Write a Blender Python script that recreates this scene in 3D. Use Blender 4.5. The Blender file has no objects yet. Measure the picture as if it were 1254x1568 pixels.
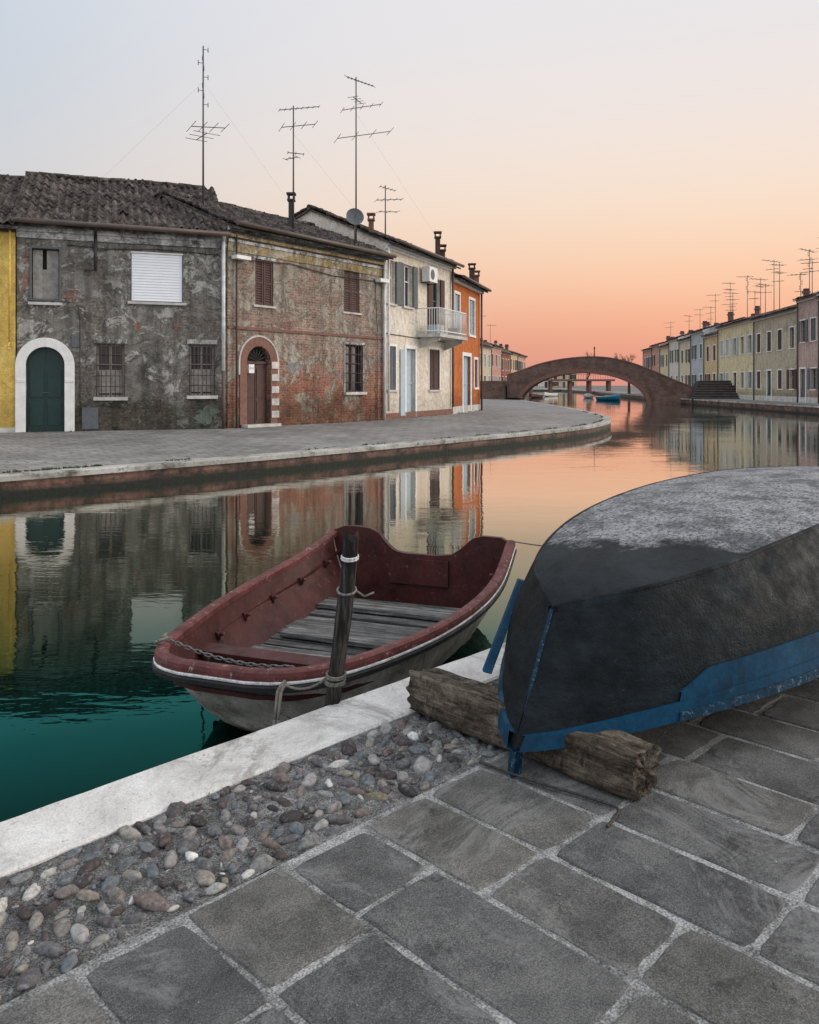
import bpy, math, random, bmesh
from mathutils import Vector, Matrix, noise as mnoise
random.seed(7)
R=random.random
def U(a,b): return a+(b-a)*R()
scene=bpy.context.scene
scene.view_settings.view_transform='Standard'; scene.view_settings.look='None'; scene.view_settings.exposure=0

# ------------------------------------------------------------ node helpers
class NT:
    def __init__(s,name,rough=0.8,spec=None):
        s.mat=bpy.data.materials.new(name); s.mat.use_nodes=True
        s.t=s.mat.node_tree; s.n=s.t.nodes; s.b=s.n['Principled BSDF']
        s.b.inputs['Roughness'].default_value=rough
        if spec is not None: s.b.inputs['Specular IOR Level'].default_value=spec
        s.tc=s.n.new('ShaderNodeTexCoord')
    def L(s,a,b): s.t.links.new(a,b)
    def obj(s): return s.tc.outputs['Object']
    def mapping(s,scale=(1,1,1),rot=(0,0,0),src=None):
        m=s.n.new('ShaderNodeMapping'); m.inputs['Scale'].default_value=scale; m.inputs['Rotation'].default_value=rot
        s.L(src or s.obj(),m.inputs['Vector']); return m.outputs[0]
    def noise(s,scale,detail=4,rough=.55,src=None,dist=0):
        n=s.n.new('ShaderNodeTexNoise'); n.inputs['Scale'].default_value=scale; n.inputs['Detail'].default_value=min(detail,6)
        n.inputs['Roughness'].default_value=rough; n.inputs['Distortion'].default_value=dist
        s.L(src or s.obj(),n.inputs['Vector']); return n.outputs['Fac']
    def ramp(s,fac,stops):
        r=s.n.new('ShaderNodeValToRGB'); e=r.color_ramp.elements
        while len(e)<len(stops): e.new(0.5)
        for i,(p,c) in enumerate(stops):
            e[i].position=p
            if not isinstance(c,tuple): c=(c,c,c)
            e[i].color=(*c[:3],1)
        s.L(fac,r.inputs['Fac']); return r.outputs['Color']
    def mix(s,fac,a,b,mode='MIX'):
        m=s.n.new('ShaderNodeMix'); m.data_type='RGBA'; m.blend_type=mode
        for sock,v in ((m.inputs[0],fac),(m.inputs[6],a),(m.inputs[7],b)):
            if isinstance(v,(int,float)): sock.default_value=v
            elif isinstance(v,tuple): sock.default_value=(*v[:3],1)
            else: s.L(v,sock)
        return m.outputs[2]
    def math(s,op,a,b=0.0,clamp=False):
        m=s.n.new('ShaderNodeMath'); m.operation=op; m.use_clamp=clamp
        for sock,v in ((m.inputs[0],a),(m.inputs[1],b)):
            if isinstance(v,(int,float)): sock.default_value=v
            else: s.L(v,sock)
        return m.outputs[0]
    def sep(s,src=None):
        m=s.n.new('ShaderNodeSeparateXYZ'); s.L(src or s.obj(),m.inputs[0]); return m.outputs
    def comb(s,x,y,z=0.0):
        m=s.n.new('ShaderNodeCombineXYZ')
        for sock,v in zip(m.inputs,(x,y,z)):
            if isinstance(v,(int,float)): sock.default_value=v
            else: s.L(v,sock)
        return m.outputs[0]
    def attr(s,name='var'):
        a=s.n.new('ShaderNodeAttribute'); a.attribute_name=name; return a.outputs['Fac']
    def brick(s,c1,c2,mortar,w,h,ms,src,off=.5):
        b=s.n.new('ShaderNodeTexBrick'); b.inputs['Scale'].default_value=1
        b.inputs['Color1'].default_value=(*c1,1); b.inputs['Color2'].default_value=(*c2,1); b.inputs['Mortar'].default_value=(*mortar,1)
        b.inputs['Brick Width'].default_value=w; b.inputs['Row Height'].default_value=h; b.inputs['Mortar Size'].default_value=ms
        b.inputs['Mortar Smooth'].default_value=.3; b.offset=off
        s.L(src,b.inputs['Vector']); return b.outputs['Color'],b.outputs['Fac']
    def color(s,c): 
        if isinstance(c,tuple): s.b.inputs['Base Color'].default_value=(*c,1)
        else: s.L(c,s.b.inputs['Base Color'])
    def rough(s,c): s.L(c,s.b.inputs['Roughness'])
    def bump(s,h,strength=.5,dist=.02):
        b=s.n.new('ShaderNodeBump'); b.inputs['Strength'].default_value=strength; b.inputs['Distance'].default_value=dist
        s.L(h,b.inputs['Height']); s.L(b.outputs[0],s.b.inputs['Normal'])

def simple(name,c,rough=.7,var=.35,scale=6,bump=.2,metal=0,bd=.005):
    t=NT(name,rough); f=t.noise(scale,6,.65)
    lo=tuple(x*(1-var) for x in c); hi=tuple(min(1,x*(1+var)) for x in c)
    t.color(t.ramp(f,[(.3,lo),(.7,hi)])); t.b.inputs['Metallic'].default_value=metal
    t.bump(t.noise(scale*8,4),bump,bd); return t.mat

def wallmat(name,base,light,dark,brickmix=None,patch=.56,damp=True,streaks=.5,seed=0.0,peel=None,redlow=False,dampf=.85):
    """weathered render: stains, flaked coats, and places where it has fallen away to brickwork"""
    t=NT(name,.92,.2); x,y,z=t.sep()[:3]
    P=t.mapping((1,1,1),(0,0,seed))
    col=t.ramp(t.noise(.8,9,.72,P,.4),[(.38,dark),(.47,base),(.55,base),(.63,light)])
    col=t.mix(.6,col,t.ramp(t.noise(4.5,6,.8,P),[(.36,.45),(.6,1.1)]),'MULTIPLY')
    col=t.mix(.45,col,t.ramp(t.noise(22,5,.7),[(.36,.55),(.62,1.15)]),'MULTIPLY')
    hb=t.noise(14,6,.7)
    if peel:
        pc1,th1,pc2,th2=peel
        n1=t.math('ADD',t.math('MULTIPLY',t.noise(1.3,9,.8,t.mapping((1,1,1.5),(0,.3,seed+1)),1.2),.75),t.math('MULTIPLY',t.noise(7,6,.75),.25))
        m1=t.ramp(n1,[(th1,0.0),(th1+.015,1.0)])
        col=t.mix(t.math('MULTIPLY',m1,.8),col,t.mix(.6,pc1,t.ramp(t.noise(9,5,.75),[(.36,.5),(.6,1.15)]),'MULTIPLY'))
        n2=t.math('ADD',t.math('MULTIPLY',t.noise(2.2,9,.8,t.mapping((1,1,.8),(.2,.3,seed+3)),1.0),.75),t.math('MULTIPLY',t.noise(10,6,.75),.25))
        m2=t.ramp(n2,[(th2,0.0),(th2+.03,1.0)])
        col=t.mix(t.math('MULTIPLY',m2,.75),col,pc2)
        hb=t.math('ADD',hb,t.math('MULTIPLY',m1,.5))
    st=t.noise(1.0,5,.65,t.mapping((4.5,4.5,.32)))
    col=t.mix(streaks,col,t.ramp(st,[(.38,.36),(.56,1.0)]),'MULTIPLY')
    if brickmix:
        v=t.comb(t.math('ADD',x,y),z)
        c1,c2,mo=brickmix
        bc,bf=t.brick(c1,c2,mo,.25,.078,.012,v)
        bc=t.mix(.75,bc,t.ramp(t.noise(1.3,7,.75,P),[(.36,.45),(.62,1.15)]),'MULTIPLY')
        bc=t.mix(.6,bc,t.ramp(t.noise(11,3,.65),[(.35,.45),(.65,1.3)]),'MULTIPLY')
        bc=t.mix(.4,bc,t.ramp(st,[(.38,.45),(.56,1.0)]),'MULTIPLY')
        if redlow:
            zz=t.math('ADD',z,t.math('MULTIPLY',t.noise(1.2,5,.7),-2.6))
            bc=t.mix(t.ramp(t.math('MULTIPLY',zz,.25),[(.0,.8),(.28,0.0)]),bc,t.mix(1,bc,(1.0,.60,.48),'MULTIPLY'))
        m=t.math('ADD',t.math('MULTIPLY',t.noise(.8,9,.75,t.mapping((1,1,1.3),(0,0,seed+2.)),.8),.8),t.math('MULTIPLY',t.noise(6,6,.75),.2))
        m=t.math('SUBTRACT',m,t.math('MULTIPLY',z,.013))
        mk=t.ramp(m,[(patch-.012,0.0),(patch+.012,1.0)])
        col=t.mix(mk,col,bc)
        hb=t.math('ADD',hb,t.math('ADD',t.math('MULTIPLY',t.math('MULTIPLY',bf,-.6),mk),t.math('MULTIPLY',mk,-.9)))
    if damp:
        d=t.math('ADD',z,t.math('MULTIPLY',t.noise(1.4,6,.7),-1.2))
        col=t.mix(dampf,col,t.ramp(d,[(-.0,(.32,.32,.28)),(.15,(.56,.56,.52)),(.55,(1,1,1))]),'MULTIPLY')
    t.color(col)
    t.bump(hb,.8,.03)
    return t.mat

# ------------------------------------------------------------ mesh builder
class MB:
    def __init__(s): s.v=[];s.f=[];s.m=[];s.var=[];s.mats=[];s.sm=[]
    def mi(s,mat):
        if mat not in s.mats: s.mats.append(mat)
        return s.mats.index(mat)
    def face(s,pts,mat,var=0,sm=False):
        i=len(s.v); s.v+= [tuple(p) for p in pts]; s.f.append(list(range(i,i+len(pts)))); s.m.append(s.mi(mat)); s.var.append(var); s.sm.append(sm)
    def hexa(s,p,mat,var=0):
        i=len(s.v); s.v+=[tuple(q) for q in p]; k=s.mi(mat)
        for q in ((0,3,2,1),(4,5,6,7),(0,1,5,4),(1,2,6,5),(2,3,7,6),(3,0,4,7)):
            s.f.append([i+a for a in q]); s.m.append(k); s.var.append(var); s.sm.append(False)
    def box(s,x0,x1,y0,y1,z0,z1,mat,var=0,ins=0):
        s.hexa([(x0,y0,z0),(x1,y0,z0),(x1,y1,z0),(x0,y1,z0),(x0+ins,y0+ins,z1),(x1-ins,y0+ins,z1),(x1-ins,y1-ins,z1),(x0+ins,y1-ins,z1)],mat,var)
    def cyl(s,p,q,r,mat,n=8,r2=None,cap=True,var=0):
        p=Vector(p);q=Vector(q);d=(q-p)
        if d.length<1e-6: return
        d.normalize(); a=d.orthogonal().normalized(); b=d.cross(a); r2=r if r2 is None else r2
        i=len(s.v); k=s.mi(mat)
        for c,rr in ((p,r),(q,r2)):
            for j in range(n):
                an=2*math.pi*j/n; s.v.append(tuple(c+a*math.cos(an)*rr+b*math.sin(an)*rr))
        for j in range(n):
            s.f.append([i+j,i+(j+1)%n,i+n+(j+1)%n,i+n+j]); s.m.append(k); s.var.append(var); s.sm.append(True)
        if cap:
            s.f.append([i+j for j in range(n)][::-1]); s.m.append(k); s.var.append(var); s.sm.append(False)
            s.f.append([i+n+j for j in range(n)]); s.m.append(k); s.var.append(var); s.sm.append(False)
    def tube(s,pts,r,mat,n=6):
        for a,b in zip(pts[:-1],pts[1:]): s.cyl(a,b,r,mat,n)
    def grid(s,rows,mat,sm=True,var=0,closed=False):
        i=len(s.v); nc=len(rows[0]); k=s.mi(mat)
        for r in rows: s.v+=[tuple(p) for p in r]
        for a in range(len(rows)-1):
            for b in range(nc if closed else nc-1):
                b2=(b+1)%nc
                s.f.append([i+a*nc+b,i+a*nc+b2,i+(a+1)*nc+b2,i+(a+1)*nc+b]); s.m.append(k); s.var.append(var); s.sm.append(sm)
    def build(s,name,parent=None,bevel=0):
        me=bpy.data.meshes.new(name); me.from_pydata(s.v,[],s.f)
        for m in s.mats: me.materials.append(m)
        me.polygons.foreach_set('material_index',s.m); me.polygons.foreach_set('use_smooth',s.sm)
        at=me.attributes.new('var','FLOAT','FACE'); at.data.foreach_set('value',s.var)
        me.update()
        o=bpy.data.objects.new(name,me); scene.collection.objects.link(o)
        if parent: o.parent=parent
        if bevel:
            bv=o.modifiers.new('b','BEVEL'); bv.width=bevel; bv.segments=2; bv.limit_method='ANGLE'
        return o
def empty(name,loc=(0,0,0),rz=0):
    o=bpy.data.objects.new(name,None); o.location=loc; o.rotation_euler=(0,0,rz); scene.collection.objects.link(o); return o
def lerp(a,b,t): return a+(b-a)*t
def interp(tab,x):
    if x<=tab[0][0]: return tab[0][1]
    for (a,va),(b,vb) in zip(tab[:-1],tab[1:]):
        if x<=b:
            return va+(vb-va)*(x-a)/(b-a)
    return tab[-1][1]
def catmull(pts,n):
    out=[]; P=[Vector(p) for p in pts]
    for i in range(len(P)-1):
        p0=P[max(i-1,0)];p1=P[i];p2=P[i+1];p3=P[min(i+2,len(P)-1)]
        for k in range(n):
            t=k/n
            out.append(.5*((2*p1)+(p2-p0)*t+(2*p0-5*p1+4*p2-p3)*t*t+(3*p1-p0-3*p2+p3)*t**3))
    out.append(P[-1]); return out

# ------------------------------------------------------------ levels
CAMZ=1.76; NQ=0.41; EQ=0.36; BZ=0.56

# ------------------------------------------------------------ materials
m_glass=NT('window_glass',.12); m_glass.color((.02,.025,.03)); m_glass=m_glass.mat
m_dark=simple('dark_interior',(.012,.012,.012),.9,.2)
m_iron=simple('iron',(.035,.03,.028),.6,.3,20)
m_rust=simple('rusty_iron',(.07,.045,.035),.8,.4,20)
m_steel=simple('antenna_metal',(.09,.085,.08),.5,.2,20)
m_white=simple('white_paint',(.8,.79,.76),.6,.12,5)
m_roller=simple('roller_shutter',(.86,.87,.9),.5,.03,5)
m_stone=simple('istrian_stone',(.5,.48,.45),.75,.35,3,.4)
m_darkstone=simple('stair_stone',(.17,.155,.14),.85,.45,2,.4)
m_riser=simple('stair_riser',(.045,.035,.03),.9,.4,3,.4)
m_brownwood=simple('brown_shutter',(.065,.026,.022),.65,.3,8)
m_greydoor=simple('grey_wood',(.3,.28,.25),.8,.4,8)
m_greenp=simple('green_paint',(.008,.040,.034),.4,.2,4)
m_greensh=simple('green_shutter',(.03,.08,.06),.6,.3,6)
m_greysh=simple('grey_shutter',(.11,.12,.13),.7,.25,6)
m_bluedoor=simple('pale_blue_paint',(.40,.49,.54),.5,.15,6)
m_pipe=simple('downpipe',(.68,.68,.67),.5,.3,5)
m_pipe2=simple('copper_pipe',(.1,.07,.055),.5,.3,5)
m_whiteband=wallmat('cornice_render',(.46,.46,.44),(.68,.68,.65),(.12,.12,.11),None,damp=False,streaks=.7,peel=((.7,.7,.68),.50,(.07,.07,.065),.545))
m_ochreband=wallmat('ochre_band',(.48,.36,.17),(.5,.45,.34),(.2,.15,.1),None,damp=False,streaks=.6,peel=((.5,.46,.38),.52,(.14,.12,.1),.56))
BR2=((.36,.19,.14),(.44,.34,.27),(.48,.43,.37))
m_grey=wallmat('grey_render',(.25,.236,.21),(.38,.362,.325),(.125,.118,.105),((.22,.18,.15),(.29,.255,.215),(.31,.29,.26)),.505,seed=1.1,streaks=.62,peel=((.52,.50,.455),.52,(.08,.076,.068),.54))
m_brickw=wallmat('brick_wall',(.43,.38,.31),(.52,.47,.395),(.26,.215,.17),BR2,.452,seed=.4,streaks=.55,peel=((.5,.455,.39),.525,(.17,.14,.115),.55),redlow=True,dampf=.65)
m_cream=wallmat('cream_render',(.86,.765,.64),(.88,.82,.71),(.79,.68,.55),None,streaks=.08,peel=((.87,.82,.73),.56,(.62,.54,.44),.61),dampf=.3)
m_orange=wallmat('orange_render',(.62,.19,.06),(.66,.24,.09),(.5,.15,.05),None,streaks=.25,dampf=.5)
m_yellow=wallmat('yellow_render',(.84,.59,.16),(.86,.63,.2),(.74,.5,.14),None,streaks=.15,dampf=.4)
def tilemat(name,a,b):
    t=NT(name,.9,.2); c=t.ramp(t.noise(2.2,8,.78),[(.36,a),(.5,b),(.64,tuple(x*2.3 for x in b))])
    c=t.mix(.7,c,t.ramp(t.noise(13,3,.6),[(.38,.35),(.62,1.7)]),'MULTIPLY'); t.color(c); t.bump(t.noise(30,4),.4,.02); return t.mat
m_tile=tilemat('roof_tile',(.025,.022,.021),(.07,.058,.052))
m_tile2=tilemat('roof_tile_far',(.05,.04,.036),(.11,.08,.068))
m_chim=simple('chimney_brick',(.2,.1,.075),.9,.3,9)
m_chimd=simple('sooty_chimney',(.08,.05,.042),.9,.3,9)

t=NT('quay_brick',.8); x,y,z=t.sep()[:3]
bc,bf=t.brick((.15,.06,.043),(.21,.10,.07),(.09,.08,.065),.26,.075,.012,t.comb(t.math('ADD',x,t.math('MULTIPLY',y,.6)),z))
bc=t.mix(.9,bc,t.ramp(t.noise(1.7,7,.78),[(.40,.10),(.6,1.2)]),'MULTIPLY')
c=t.mix(t.ramp(t.math('ADD',z,t.math('MULTIPLY',t.noise(4,4),.12)),[(.13,1.0),(.23,0.0)]),bc,(.009,.012,.007)); t.color(c); t.bump(t.noise(12,5),.6,.03); m_qbrick=t.mat
t=NT('far_coping',.8); f=t.noise(1.5,8,.75)
c=t.ramp(f,[(.36,(.09,.085,.07)),(.46,(.30,.29,.26)),(.6,(.50,.49,.46))])
c=t.mix(t.ramp(t.noise(3,6,.8),[(.55,0.0),(.62,.8)]),c,(.055,.07,.03)); t.color(c); t.bump(t.noise(20,4),.4,.01); m_fcop=t.mat
t=NT('walkway_paving',.85); P=t.mapping((1,1,1),(0,0,-.75))
bc,bf=t.brick((.22,.21,.20),(.29,.28,.27),(.10,.095,.085),.5,.25,.016,P)
bc=t.mix(.85,bc,t.ramp(t.noise(.5,8,.78),[(.36,.6),(.62,1.2)]),'MULTIPLY')
bc=t.mix(.6,bc,t.ramp(t.noise(5,6,.75),[(.36,.6),(.62,1.15)]),'MULTIPLY')
gr=t.ramp(t.noise(1.1,9,.8),[(.58,0.0),(.66,.5)])
t.color(t.mix(gr,bc,(.09,.10,.065))); t.bump(t.math('MULTIPLY',bf,-1),.5,.01); m_walk=t.mat
t=NT('land',.95); t.color(t.ramp(t.noise(.2,8,.7),[(.3,(.1,.095,.085)),(.7,(.17,.16,.145))])); m_land=t.mat
# near slabs (trachyte)
t=NT('trachyte_slab',.85,.3); v=t.attr()
c=t.ramp(t.noise(3.2,9,.8),[(.37,(.060,.060,.059)),(.5,(.100,.100,.098)),(.62,(.150,.149,.143))])
c=t.mix(.9,c,t.ramp(v,[(0,(.72,.73,.75)),(.5,(1,1,1)),(1,(1.28,1.24,1.15))]),'MULTIPLY')
c=t.mix(.8,c,t.ramp(t.noise(190,3,.7),[(.38,.5),(.5,1.0),(.62,1.6)]),'MULTIPLY')
c=t.mix(t.ramp(t.noise(380,2,.5),[(.63,0.0),(.69,.6)]),c,(.32,.32,.31))
c=t.mix(t.ramp(t.noise(3.4,7,.85,t.mapping((1,1,1),(0,0,1.)),1.0),[(.585,0.0),(.64,.75)]),c,(.030,.030,.028))
c=t.mix(t.ramp(t.noise(1.5,9,.87,None,1.8),[(.53,0.0),(.63,.45)]),c,(.28,.28,.275))
t.color(c); t.rough(t.ramp(t.noise(8,5,.7),[(.35,.65),(.65,.95)]))
h=t.math('ADD',t.noise(190,4,.7),t.math('MULTIPLY',t.noise(4,6,.78),2.2)); t.bump(h,.7,.005); m_slab=t.mat
t=NT('mortar_joint',.95,.2); c=t.ramp(t.noise(5,8,.82),[(.37,(.09,.09,.087)),(.47,(.22,.22,.213)),(.6,(.40,.40,.39))])
c=t.mix(.7,c,t.ramp(t.noise(160,3),[(.38,.45),(.62,1.5)]),'MULTIPLY')
t.color(c); t.bump(t.noise(90,5,.7),.9,.008); m_mortar=t.mat
t=NT('pebble_bed',.95,.2); c=t.ramp(t.noise(9,7,.82),[(.38,(.085,.083,.08)),(.5,(.19,.188,.182)),(.62,(.33,.33,.32))])
c=t.mix(.8,c,t.ramp(t.noise(190,3),[(.38,.3),(.62,1.8)]),'MULTIPLY')
c=t.mix(t.ramp(t.noise(6,6,.8,t.mapping((1,1,1),(0,0,2))),[(.57,0.0),(.64,.6)]),c,(.05,.055,.03))
t.color(c); t.bump(t.noise(90,6,.8),1,.014); m_bed=t.mat
t=NT('pebble_stone',.7,.35); v=t.attr()
c=t.ramp(v,[(0,(.04,.035,.035)),(.17,(.075,.056,.052)),(.32,(.12,.12,.125)),(.46,(.115,.135,.148)),(.58,(.24,.232,.215)),(.70,(.12,.075,.063)),(.80,(.33,.325,.31)),(.90,(.18,.145,.10)),(1,(.68,.68,.65))])
c=t.mix(.8,c,t.ramp(t.noise(60,5,.78),[(.36,.4),(.62,1.4)]),'MULTIPLY')
c=t.mix(t.ramp(t.noise(30,5,.8),[(.54,0.0),(.64,.6)]),c,(.24,.24,.235)); t.color(c); t.bump(t.noise(90,4),.4,.004); m_peb=t.mat
t=NT('near_coping_stone',.6)
c=t.ramp(t.noise(2.4,9,.78,None,.5),[(.35,(.42,.40,.37)),(.47,(.62,.60,.565)),(.6,(.76,.745,.71))])
c=t.mix(t.ramp(t.noise(1.6,8,.82,t.mapping((1,1,1),(0,0,.6)),.8),[(.55,0.0),(.64,.65)]),c,(.20,.175,.15))
c=t.mix(t.ramp(t.noise(38,5,.8),[(.62,0.0),(.66,.9)]),c,(.1,.09,.08))
c=t.mix(.5,c,t.ramp(t.noise(160,3,.7),[(.36,.6),(.62,1.15)]),'MULTIPLY')
t.color(c); t.rough(t.ramp(t.noise(6,5),[(.3,.42),(.7,.75)])); t.bump(t.math('ADD',t.noise(12,7,.7),t.math('MULTIPLY',t.noise(90,3),.3)),.6,.012); m_ncop=t.mat
# water: murky green body under a surface whose reflectance climbs toward grazing angles
t=NT('canal_water',.02)
lw=t.n.new('ShaderNodeLayerWeight'); lw.inputs['Blend'].default_value=.5
w1=t.noise(1.0,3,.5,t.mapping((1.2,3.2,1),(0,0,.1)),.3); w2=t.noise(1.0,2,.5,t.mapping((6,14,1),(0,0,-.2)))
gate=t.ramp(t.noise(.25,3,.6),[(.38,.2),(.62,1.0)])
bp=t.n.new('ShaderNodeBump'); bp.inputs['Strength'].default_value=.17; bp.inputs['Distance'].default_value=.05
t.L(t.math('MULTIPLY',t.math('ADD',t.math('MULTIPLY',w1,.5),t.math('MULTIPLY',w2,.17)),gate),bp.inputs['Height'])
refl=t.ramp(lw.outputs['Facing'],[(.30,(.0,.012,.010)),(.52,(.005,.024,.020)),(.58,(.007,.044,.038)),(.63,(.012,.088,.080)),(.67,(.028,.150,.138)),(.71,(.13,.195,.165)),(.75,(.25,.275,.225)),(.81,(.43,.42,.36)),(.87,(.80,.76,.71)),(.94,(.90,.88,.86))])
gl=t.n.new('ShaderNodeBsdfGlossy'); gl.inputs['Roughness'].default_value=.02; t.L(refl,gl.inputs['Color']); t.L(bp.outputs[0],gl.inputs['Normal'])
df=t.n.new('ShaderNodeBsdfDiffuse'); df.inputs['Color'].default_value=(.0015,.006,.0045,1)
ads=t.n.new('ShaderNodeAddShader'); t.L(gl.outputs[0],ads.inputs[0]); t.L(df.outputs[0],ads.inputs[1])
t.L(ads.outputs[0],t.n['Material Output'].inputs['Surface']); t.n.remove(t.b); m_water=t.mat

# ------------------------------------------------------------ generic wall parts
def wall(mb,L,H,ops,mat,depth=.22,arch=()):
    xs=sorted({0,L,*[o[0] for o in ops],*[o[1] for o in ops]}); zs=sorted({0,H,*[o[2] for o in ops],*[o[3] for o in ops]})
    for a,b in zip(xs[:-1],xs[1:]):
        for c,d in zip(zs[:-1],zs[1:]):
            mx,mz=(a+b)/2,(c+d)/2
            if any(o[0]<mx<o[1] and o[2]<mz<o[3] for o in ops): continue
            mb.face([(a,0,c),(b,0,c),(b,0,d),(a,0,d)],mat)
    for i,(a,b,c,d) in enumerate([o[:4] for o in ops]):
        mb.face([(a,0,c),(a,depth,c),(a,depth,d),(a,0,d)],mat); mb.face([(b,depth,c),(b,0,c),(b,0,d),(b,depth,d)],mat)
        mb.face([(a,0,c),(b,0,c),(b,depth,c),(a,depth,c)],mat)
        if i in arch:
            r=(b-a)/2; cx=(a+b)/2; zs0=d-r; n=10
            for sgn in (-1,1):
                pr=None
                for k in range(n+1):
                    an=math.pi/2*k/n; p=(cx+sgn*r*math.cos(an),zs0+r*math.sin(an))
                    if pr:
                        mb.face([(cx+sgn*r,0,d),(pr[0],0,pr[1]),(p[0],0,p[1])],mat)
                        mb.face([(pr[0],0,pr[1]),(p[0],0,p[1]),(p[0],depth,p[1]),(pr[0],depth,pr[1])],mat,sm=True)
                    pr=p
        else: mb.face([(a,0,d),(a,depth,d),(b,depth,d),(b,0,d)],mat)
def shell(mb,L,D,H,mat):
    mb.face([(L,0,0),(L,D,0),(L,D,H),(L,0,H)],mat); mb.face([(0,D,0),(0,0,0),(0,0,H),(0,D,H)],mat); mb.face([(L,D,0),(0,D,0),(0,D,H),(L,D,H)],mat)
def gable(mb,L,D,H,rise,mat):
    for x in (0,L): mb.face([(x,0,H),(x,D,H),(x,D/2,H+rise)],mat)
def roof(mb,L,D,H,rise,mat,over=.3,pitch=.21,fine=True,ends=.12):
    x0,x1=-ends,L+ends; n=int((x1-x0)/pitch*(5 if fine else 3)); sl=math.hypot(D/2,rise)
    for side in (0,1):
        rows=[]; nr=max(3,int((sl+over)/.36)); 
        for r in range(nr+1):
            for sub in (0,1):
                if r==nr and sub==1: break
                v=(r+ (0 if sub==0 else .93))/nr; dist=-over+(sl+over)*v
                yy=dist/sl*D/2; zz=H+dist/sl*rise+.06
                lift=.055 if sub==0 else 0.01
                row=[]
                for i in range(n+1):
                    x=lerp(x0,x1,i/n); ph=math.sin(x/pitch*math.pi*2)
                    j=mnoise.noise(Vector((x*1.0,yy*1.0,H)))*.08+ (mnoise.noise(Vector((int(x/pitch)*3.1,r*7.7,H)))*.035)
                    y=yy+ (mnoise.noise(Vector((int(x/pitch)*5.1,r*3.7,H)))*.07 if fine else 0)
                    row.append((x,(y if side==0 else D-y),zz+lift+.05*ph+j))
                rows.append(row)
        mb.grid(rows,mat,sm=False)
        e=-over/sl*D/2; ez=H-over/sl*rise
        ys=(e,D/2) if side==0 else (D-e,D/2)
        o4=.04 if side==0 else -.04
        mb.hexa([(x0+.03,ys[0]+o4,ez-.04),(x1-.03,ys[0]+o4,ez-.04),(x1-.03,ys[1],H+rise-.04),(x0+.03,ys[1],H+rise-.04),
                 (x0+.03,ys[0]+o4,ez+.03),(x1-.03,ys[0]+o4,ez+.03),(x1-.03,ys[1],H+rise+.03),(x0+.03,ys[1],H+rise+.03)],mat)
    for i in range(int((x1-x0)/.4)+1):
        xx=x0+i*.4
        if xx+.42>x1+.1: break
        mb.cyl((xx,D/2,H+rise+.08+U(-.02,.02)),(xx+.42,D/2,H+rise+.10+U(-.02,.02)),.10,mat,8,.085)
def shutters(mb,x0,x1,z0,z1,mat,y=.05,slats=True,leafs=2):
    w=(x1-x0)/leafs
    for l in range(leafs):
        a=x0+l*w+.012; b=a+w-.024; f=.06
        mb.box(a,a+f,y,y+.045,z0,z1,mat); mb.box(b-f,b,y,y+.045,z0,z1,mat)
        for zz in (z0,(z0+z1)/2-f/2,z1-f): mb.box(a+f,b-f,y+.002,y+.043,zz,zz+f,mat)
        mb.box(a+f,b-f,y+.03,y+.038,z0+f,z1-f,mat)
        if slats:
            k=int((z1-z0)/.075)
            for i in range(k):
                zz=z0+f+(z1-z0-2*f)*(i+.5)/k
                mb.hexa([(a+f,y+.004,zz-.025),(b-f,y+.004,zz-.025),(b-f,y+.01,zz-.028),(a+f,y+.01,zz-.028),(a+f,y+.028,zz+.025),(b-f,y+.028,zz+.025),(b-f,y+.03,zz+.02),(a+f,y+.03,zz+.02)],mat)
def openshut(mb,x0,x1,z0,z1,mat):
    w=(x1-x0)/2
    for a in (x0-w-.02,x1+.02):
        mb.box(a,a+w,-.06,-.02,z0,z1,mat)
        for i in range(int((z1-z0)/.1)): mb.box(a+.05,a+w-.05,-.068,-.061,z0+.05+i*.1,z0+.1+i*.1,mat)
def glazed(mb,x0,x1,z0,z1,frame,y=.15):
    mb.face([(x0,y+.05,z0),(x1,y+.05,z0),(x1,y+.05,z1),(x0,y+.05,z1)],m_glass)
    f=.055
    mb.box(x0,x0+f,y,y+.045,z0,z1,frame);mb.box(x1-f,x1,y,y+.045,z0,z1,frame)
    mb.box(x0+f,x1-f,y,y+.045,z0,z0+f,frame);mb.box(x0+f,x1-f,y,y+.045,z1-f,z1,frame)
    c=(x0+x1)/2; mb.box(c-.03,c+.03,y+.002,y+.043,z0+f,z1-f,frame)
    zz=z0+(z1-z0)*.6; mb.box(x0+f,c-.03,y+.004,y+.04,zz,zz+.035,frame); mb.box(c+.03,x1-f,y+.004,y+.04,zz,zz+.035,frame)
def bars(mb,x0,x1,z0,z1,mat=None,y=-.06):
    mat=mat or m_rust; n=6
    for i in range(n+1): mb.cyl((lerp(x0,x1,i/n),y,z0-.03),(lerp(x0,x1,i/n),y,z1+.03),.010,mat,5)
    for i in range(6): 
        zz=lerp(z0,z1,i/5); mb.cyl((x0-.04,y,zz),(x1+.04,y,zz),.012,mat,5)
    for xx in (x0,x1):
        for zz in (z0,z1): mb.cyl((xx,y,zz),(xx,.02,zz),.012,mat,5)
def sill(mb,x0,x1,z,mat,d=.08,h=.07): mb.box(x0-.08,x1+.08,-d,.05,z-h,z,mat)
def surround(mb,x0,x1,z0,z1,mat,w=.1,d=.025,bottom=True):
    mb.box(x0-w,x0,-d,.03,z0,z1+w,mat);mb.box(x1,x1+w,-d,.03,z0,z1+w,mat);mb.box(x0,x1,-d,.03,z1,z1+w,mat)
    if bottom: mb.box(x0-w-.03,x1+w+.03,-d-.03,.03,z0-w*.8,z0-.002,mat)
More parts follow.
